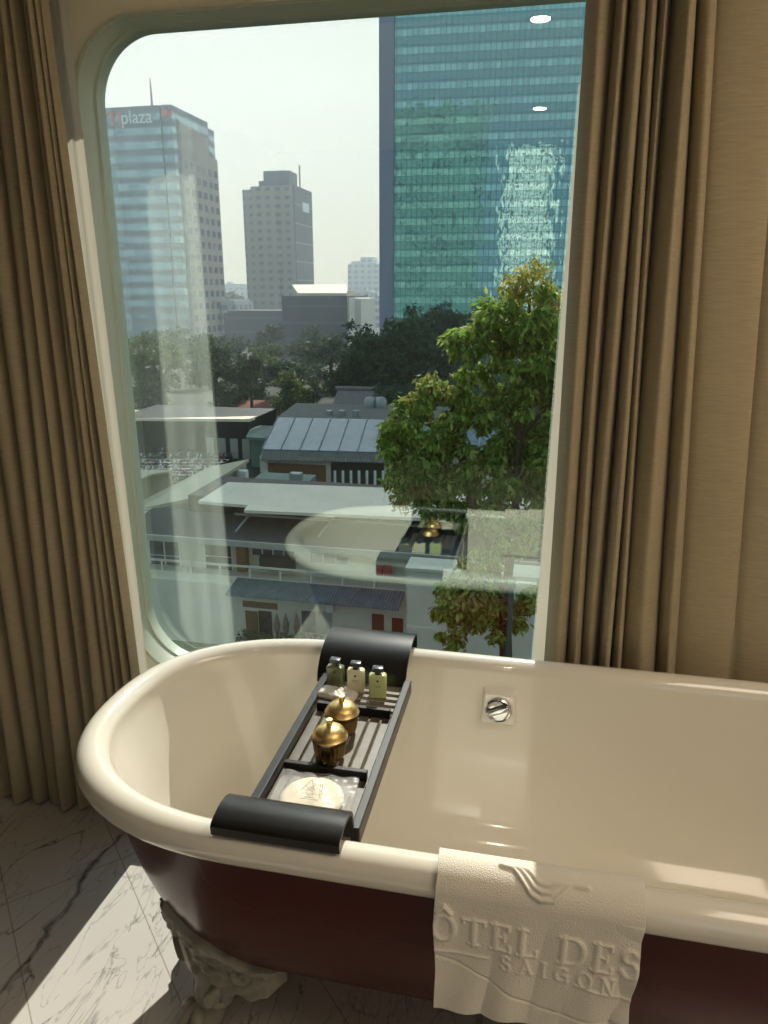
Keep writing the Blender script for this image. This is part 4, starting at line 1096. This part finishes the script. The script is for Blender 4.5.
# ground floor
b = MB(); b.box(hx0, hxr, YB2-.4, YH+2, GZ, zb2); FH(b, 'lower_wall', M['hwall'])
YG = YB2-.4
for (a, c, d, e, mm, nm) in ((244, 278, 602, 608, 'wood', 'shop_sign'), (246, 258, 611, 640, 'wood', 'door'), (259, 272, 611, 640, 'dark', 'door'), (302, 316, 611, 632, 'winglass', 'window'), (318, 332, 611, 634, 'hwall2', 'window'), (372, 384, 614, 636, 'wood', 'window'), (392, 403, 618, 640, 'roofred', 'door')):
    x0_, x1_ = rx(a, YG, 620), rx(c, YG, 620); z1_, z0_ = fz((a+c)/2, d, YG), fz((a+c)/2, e, YG)
    b = MB(); b.box(x0_, x1_, YG-.05, YG+.02, z0_, z1_); FH(b, nm, M[mm])
for i, x_ in enumerate((277, 286, 297)):
    pp = at(x_, 628, YG-1.2); b = MB(); b.lathe([(.03, -1.6), (.03, -.4), (.1, -.38), (.2, .1), (.13, .5), (.03, .85), (.001, .9)], n=12)
    o = b.build('closed_parasol', M['umb'], smooth=True); o.location = (pp.x, pp.y, pp.z); tag(o, ('left', 'middle', 'right')[i]+' closed brown parasol against the ground-floor wall', 'parasol', 'closed parasols by the ground floor')
    b = MB()
for i, (x_, y_, r_) in enumerate(((248, 640, 12), (266, 640, 9), (284, 641, 10), (300, 640, 9), (316, 642, 8))):
    c = at(x_, y_, YG-2); t = empty('potted_shrub', (c.x, c.y, c.z-1.0), label='dark shrub in the row at the foot of the house, '+('leftmost', 'second from left', 'middle', 'second from right', 'rightmost')[i], cat='shrub', group='shrubs before the cream house')
    o = leaf_obj(leaves([(0, 0, 1.0, r_*.05, 1)], 260, .22, seed=50+i), 'foliage', M['leafdark'], t)
    b = MB(); b.lathe([(.2, -.5), (.28, .1), (.3, .12), (.24, .12), (.001, .1)], n=14); o = b.build('pot', M['roofred'], smooth=True); o.parent = t
ac = blk('air_conditioner', 326, 333, 604, 613, YG-.35, .32, M['whitep'], 'white air conditioner box on the ground-floor wall under the awning', 'air conditioner')
# right-hand wall of the neighbour
YE = 35.0
b = MB(); b.box(rx(407, YE, 600), rx(700, YE, 600), YE, YE+1.5, GZ, fz(430, 572, YE)); b.box(rx(407, YE, 600)-.1, rx(700, YE, 600), YE-.08, YE+1.6, fz(430, 572, YE), fz(430, 569, YE)); b.box(rx(407, YE, 600), rx(440, YE, 600), YE-.05, YE, fz(430, 632, YE), fz(430, 628, YE))
tag(b.build('garden_wall', M['hwall'], origin=(rx(407, YE, 600), YE, GZ)), 'plain cream wall behind the lower leaves of the near tree', 'wall')
# left-hand long roofs ---------------------------------------------------
lh = empty('long_building', (atz(180, 490, -12).x, atz(180, 490, -12).y, GZ), label='long building with cream pitched roof at the lower left of the view', cat='building')
def LH(b, n, m): o = b.build(n, m); o.parent = lh; o.location = -lh.location; return o
zq = -12.2
b = MB(); b.slab([atz(249, 459, zq), atz(209, 467, zq), atz(196.5, 497, zq), atz(222, 476, zq)], .25); b.slab([atz(209, 467, zq), atz(90, 527, zq), atz(90, 523, zq-.3), atz(138, 509, zq-.3), atz(196.5, 497, zq)], .25); LH(b, 'pitched_roof', M['roofcream'])
b = MB()
for quad in (((246, 461), (209, 469), (197, 499), (221, 478)), ((209, 469), (95, 527), (130, 514), (196, 499))):
    b.slab([atz(x, y, zq-.3) for x, y in quad], 6)
LH(b, 'walls', M['hwall2'])
zc_ = -13.2
b = MB(); b.slab([atz(110, 469, zc_), atz(174, 470, zc_), atz(152, 474, zc_), atz(134, 482, zc_), atz(110, 500, zc_)], .2); b.slab([atz(112, 471, zc_-.2), atz(172, 471.5, zc_-.2), atz(150, 475, zc_-.2), atz(134, 483, zc_-.2), atz(112, 500, zc_-.2)], 5)
tag(b.build('curved_roof_shed', M['roofcream'], origin=atz(150, 480, GZ)), 'small shed with curved cream roof at the far left below the motorbikes', 'shed')
# hall with glass roof ----------------------------------------------------
YL = 73.0
ha = empty('hall', (rx(320, YL, 460), YL, GZ), label='low hall with long glazed roof in the middle of the view', cat='building')
def HA(b, n, m): o = b.build(n, m); o.parent = ha; o.location = -ha.location; return o
z0h = fz(320, 458, YL)
gA, gB, gC, gD = at(262, 449, YL+.8), at(500, 455, YL+.8), at(500, 422, YL+11), at(278, 417, YL+11)
b = MB(); b.slab([gA, gB, gC, gD], .2)
HA(b, 'glazed_roof', M['roofglass'])
for i in range(13):
    a = gA.lerp(gB, i/12); c = gD.lerp(gC, i/12); b = MB(); b.tube([a+Vector((0, 0, .05)), c+Vector((0, 0, .05))], .07, 4); HA(b, 'roof_bar', M['greym'])
b = MB(); b.slab([gD+Vector((0, .1, .05)), gC+Vector((0, .1, .05)), at(500, 408, YL+26), at(296, 403, YL+26)], .3); HA(b, 'flat_roof', M['roofgrey'])
b = MB(); rows = [[], []]
for i in range(161):
    t = i/160; a = at(260, 460, YL-.9).lerp(at(500, 465, YL-.9), t); c = gA.lerp(gB, t); o_ = .06*(1 if i % 2 else -1)
    rows[0].append((a.x, a.y, a.z+o_)); rows[1].append((c.x, c.y, c.z+o_-.15))
b.grid(np.array(rows)); b.grid(np.array([[(x, y, z-.05) for x, y, z in r] for r in rows])); HA(b, 'corrugated_strip', M['roofgrey'])
xh0, xh1 = gA.x, gB.x
b = MB(); b.box(xh0, xh1, YL, YL+25, GZ, z0h-.1); HA(b, 'walls', M['hwall'])
b = MB(); b.box(rx(331, YL, 470), rx(384, YL, 470), YL-.06, YL+.02, GZ, fz(355, 459, YL)); HA(b, 'dark_opening', M['dark'])
b = MB(); b.box(rx(268, YL, 470), rx(326, YL, 470), YL-.05, YL+.02, GZ, fz(300, 464, YL)); HA(b, 'brown_shutter', M['wood'])
for i in range(7):
    p_ = at(335+i*8, 478, YL-1.2); b = MB(); b.tube([(p_.x, p_.y, p_.z-1.2), (p_.x, p_.y, p_.z+.75)], .14, 8); HA(b, 'white_post', M['whitep'])
for i, x_ in enumerate((325, 338, 352)):
    blk('air_conditioner', x_, x_+6, 411, 417, YL+13, 1.0, M['greym'], ('left', 'middle', 'right')[i]+' one of the three grey air conditioners on the hall roof', 'air conditioner')
# teal flat roof before the hall
b = MB(); zt3 = -13.0
b.slab([atz(246, 486, zt3), atz(303, 487, zt3), atz(316, 475, zt3), atz(262, 472, zt3)], .5); b.slab([atz(248, 486, zt3-.5), atz(303, 487, zt3-.5), atz(314, 475, zt3-.5), atz(262, 473, zt3-.5)], 5)
tag(b.build('flat_roofed_shed', M['roofteal'], origin=atz(280, 480, GZ)), 'small flat-roofed shed with pale teal top before the hall', 'shed')
blk('air_conditioner', 238, 246, 471, 481, 55, .6, M['whitep'], 'white air conditioner standing left of the teal roof', 'air conditioner')
blk('roof_vent', 289, 300, 474, 481, 54, .8, M['greym'], 'grey vent box standing on the teal flat roof', 'vent')
# left shed under the spreading tree
YS = 84.0
sh = empty('shed', (rx(215, YS, 430), YS, GZ), label='dark shed with flat white roof under the spreading tree', cat='shed')
b = MB(); b.box(rx(120, YS, 430), rx(248, YS, 430), YS, YS+10, GZ, fz(220, 420, YS)); o = b.build('walls', M['dark']); o.parent = sh; o.location = -sh.location
b = MB(); b.slab([at(120, 418, YS-.5), at(250, 419, YS-.5), at(269, 411, YS+12), at(120, 410, YS+12)], .35); o = b.build('white_roof', M['roofwhite']); o.parent = sh; o.location = -sh.location
for i in range(4):
    x0_ = rx(206+i*12, YS, 440); b = MB(); b.box(x0_, x0_+1.0, YS-.05, YS+.02, GZ, fz(220, 438, YS)); o = b.build('door', M['hwall2']); o.parent = sh; o.location = -sh.location
b = MB(); Yk = 80; b.box(rx(250, Yk, 440), rx(264, Yk, 440), Yk, Yk+6, GZ, fz(257, 437, Yk)); b.slab([at(246, 437, Yk-1), at(266, 438, Yk-1), at(280, 426, Yk+8), at(252, 425, Yk+8)], .3)
tag(b.build('kiosk', M['roofteal'], origin=(rx(250, Yk, 440), Yk, GZ)), 'small kiosk with greenish roof between the shed and the hall', 'shed')
# red roofed house and thatched hut, tanks
Yr = 112.0
b = MB(); a1, a2, a3, a4 = at(234, 413, Yr), at(274, 413, Yr), at(268, 400, Yr+6), at(241, 400, Yr+6); b.slab([a1, a2, a3, a4], .3); b.box(a1.x+.5, a2.x-.5, Yr+.5, Yr+6, GZ, a1.z)
tag(b.build('red_roofed_house', M['roofred'], origin=(a1.x, Yr, GZ)), 'small house with rusty red roof above the white roofed shed', 'house')
b = MB(); a1, a2, a3, a4 = at(273, 417, Yr-2), at(312, 417, Yr-2), at(304, 408, Yr+3), at(280, 408, Yr+3); b.slab([a1, a2, a3, a4], .3); b.box(a1.x+.5, a2.x-.5, Yr, Yr+6, GZ, a1.z)
tag(b.build('red_roofed_house', M['roofred'], origin=(a1.x, Yr, GZ)), 'low house with brownish red roof below the yellowish green tree', 'house')
Yt = 102.0
hu = empty('thatched_hut', (rx(358, Yt, 400), Yt, GZ), label='hut with steep grey thatched roof behind the hall', cat='hut')
a1, a2, a3, a4 = at(330, 412, Yt), at(390, 414, Yt), at(380, 390, Yt+4), at(338, 389, Yt+4)
e1, e2 = at(330, 412, Yt)+Vector((0, 9, 0)), at(390, 414, Yt)+Vector((0, 9, 0))
b = MB(); b.add([a1, a2, a3, a4, e1, e2], [(0, 1, 2, 3), (3, 2, 5, 4), (0, 3, 4), (1, 5, 2), (0, 4, 5, 1)]); o = b.build('thatched_roof', M['thatch']); o.parent = hu; o.location = -hu.location
b = MB(); b.tube([a4-Vector((.3, 0, -.1)), a3+Vector((.3, 0, .1))], .35, 8); o = b.build('ridge_cap', M['thatch'], smooth=True); o.parent = hu; o.location = -hu.location
b = MB(); b.box(a1.x+1, a2.x-1, Yt+1, Yt+8, GZ, a1.z+.1); o = b.build('walls', M['hwall2']); o.parent = hu; o.location = -hu.location
for i, x_ in enumerate((370, 381)):
    pp = at(x_, 409, 96); b = MB(); b.lathe([(.001, -.2), (.75, 0), (.8, .2), (.8, 1.1), (.6, 1.5), (.2, 1.65), (.001, 1.65)], n=20)
    b.box(-.7, .7, -.7, .7, -6, -.05)
    o = b.build('water_tank', M['greym'], smooth=True, angle=50); o.location = pp; tag(o, ('left' if i == 0 else 'right')+' rounded grey water tank beside the thatched hut', 'water tank')
# parked motorbikes --------------------------------------------------------
def bike(m):
    b = MB()
    for x in (-.62, .62):
        pts = [(x+.28*math.cos(a), 0, .3+.28*math.sin(a)) for a in np.linspace(0, 2*math.pi, 13)]; b.tube(pts, .05, 5, mi=1)
    b.tube([(-.62, 0, .32), (-.3, 0, .5), (.2, 0, .4), (.5, 0, .85), (.55, 0, 1.0)], [.1, .17, .16, .12, .07], 7)
    b.tube([(-.75, 0, .78), (-.2, 0, .78), (.15, 0, .72)], [.11, .14, .08], 7, mi=1)
    b.tube([(.5, -.32, 1.02), (.52, 0, 1.0), (.5, .32, 1.02)], .03, 5, mi=2); b.box(.55, .68, -.09, .09, .82, .98, mi=2)
    b.tube([(.5, -.3, 1.02), (.48, -.34, 1.2)], .02, 4, mi=2); b.tube([(.5, .3, 1.02), (.48, .34, 1.2)], .02, 4, mi=2)
    return b.build('motorbike', [m, M['dark'], M['chrome']], smooth=True)
protos = [bike(M[k]) for k in ('bike1', 'bike3', 'bike2')]
used = set(); k = 0
words = ('first', 'second', 'third', 'fourth', 'fifth')
for r_i in range(5):
    for c_i in range(24):
        py_ = 456+r_i*6.5; base_ = atz(130+r_i*1.0, py_, GZ+.0); end_ = atz(236-r_i*6, py_, GZ)
        p_ = base_.lerp(end_, (c_i+random.uniform(-.2, .2))/23); q = random.choice((0, 0, 1, 1, 2))
        if q in used: o = protos[q].copy(); C.objects.link(o)
        else: o = protos[q]; used.add(q)
        o.location = p_; o.rotation_euler = (R(random.uniform(-6, 6)), 0, R(90+random.uniform(-18, 18)))
        tag(o, ('dark', 'white', 'red')[q]+' motorbike in the dense '+words[r_i]+' row, counted from the white shed, of the bike park', 'motorbike', ('dark', 'white', 'red')[q]+' motorbikes in the '+words[r_i]+' parking row')

# haze between us and the far city
b = MB(); b.box(-650, 500, 60, 700, GZ+.3, 170)
hz_ = b.build('haze', [mat('haze', (200, 200, 200))]); hz_.visible_shadow = True
nt = hz_.data.materials[0].node_tree; nt.nodes.clear(); ou = N(nt, 'ShaderNodeOutputMaterial'); vs_ = N(nt, 'ShaderNodeVolumeScatter')
vs_.inputs['Color'].default_value = (.82, .92, 1.0, 1); vs_.inputs['Density'].default_value = .0009; vs_.inputs['Anisotropy'].default_value = .3
nt.links.new(vs_.outputs[0], ou.inputs['Volume']); tag(hz_, 'thin pale haze hanging over the distant city', 'haze', kind='stuff')

# ================================================================= LIGHT
EL = R(43)
sun = bpy.data.lights.new('sun', 'SUN'); sun.energy = 6.7; sun.angle = R(.53); sun.color = (1, .945, .86)
so_ = bpy.data.objects.new('sun', sun); C.objects.link(so_)
AZ = R(0); d = Vector((-math.sin(AZ)*math.cos(EL), -math.cos(AZ)*math.cos(EL), -math.sin(EL))); so_.rotation_euler = d.to_track_quat('-Z', 'Y').to_euler()
w = bpy.data.worlds.new('sky'); S.world = w; w.use_nodes = True; nt = w.node_tree; L = nt.links
bg = nt.nodes['Background']; tc = N(nt, 'ShaderNodeTexCoord'); sx = N(nt, 'ShaderNodeSeparateXYZ'); L.new(tc.outputs['Generated'], sx.inputs[0])
r = N(nt, 'ShaderNodeValToRGB'); e = r.color_ramp.elements
e[0].position = .0; e[0].color = (*lin((235, 232, 208)), 1); e[1].position = .38; e[1].color = (*lin((232, 243, 240)), 1)
x = e.new(.14); x.color = (*lin((238, 241, 228)), 1); x = e.new(.9); x.color = (*lin((170, 205, 235)), 1)
L.new(sx.outputs[2], r.inputs['Fac'])
az = N(nt, 'ShaderNodeMapRange'); az.inputs['From Min'].default_value = -.7; az.inputs['From Max'].default_value = .55; L.new(sx.outputs[1], az.inputs['Value'])
mx = N(nt, 'ShaderNodeMix', data_type='RGBA'); mx.inputs[6].default_value = (*lin((160, 192, 206)), 1); L.new(az.outputs['Result'], mx.inputs[0]); L.new(r.outputs['Color'], mx.inputs[7])
L.new(mx.outputs[2], bg.inputs['Color']); bg.inputs['Strength'].default_value = 1.08

vs = S.view_settings; vs.view_transform = 'Standard'; vs.look = 'None'; vs.exposure = .27; vs.gamma = 1; vs.use_curve_mapping = False
cy = S.cycles; cy.use_denoising = True; cy.max_bounces = 10; cy.diffuse_bounces = 5; cy.glossy_bounces = 5; cy.transparent_max_bounces = 12; cy.volume_bounces = 1; cy.caustics_reflective = False; cy.caustics_refractive = False
cy.sample_clamp_indirect = 4
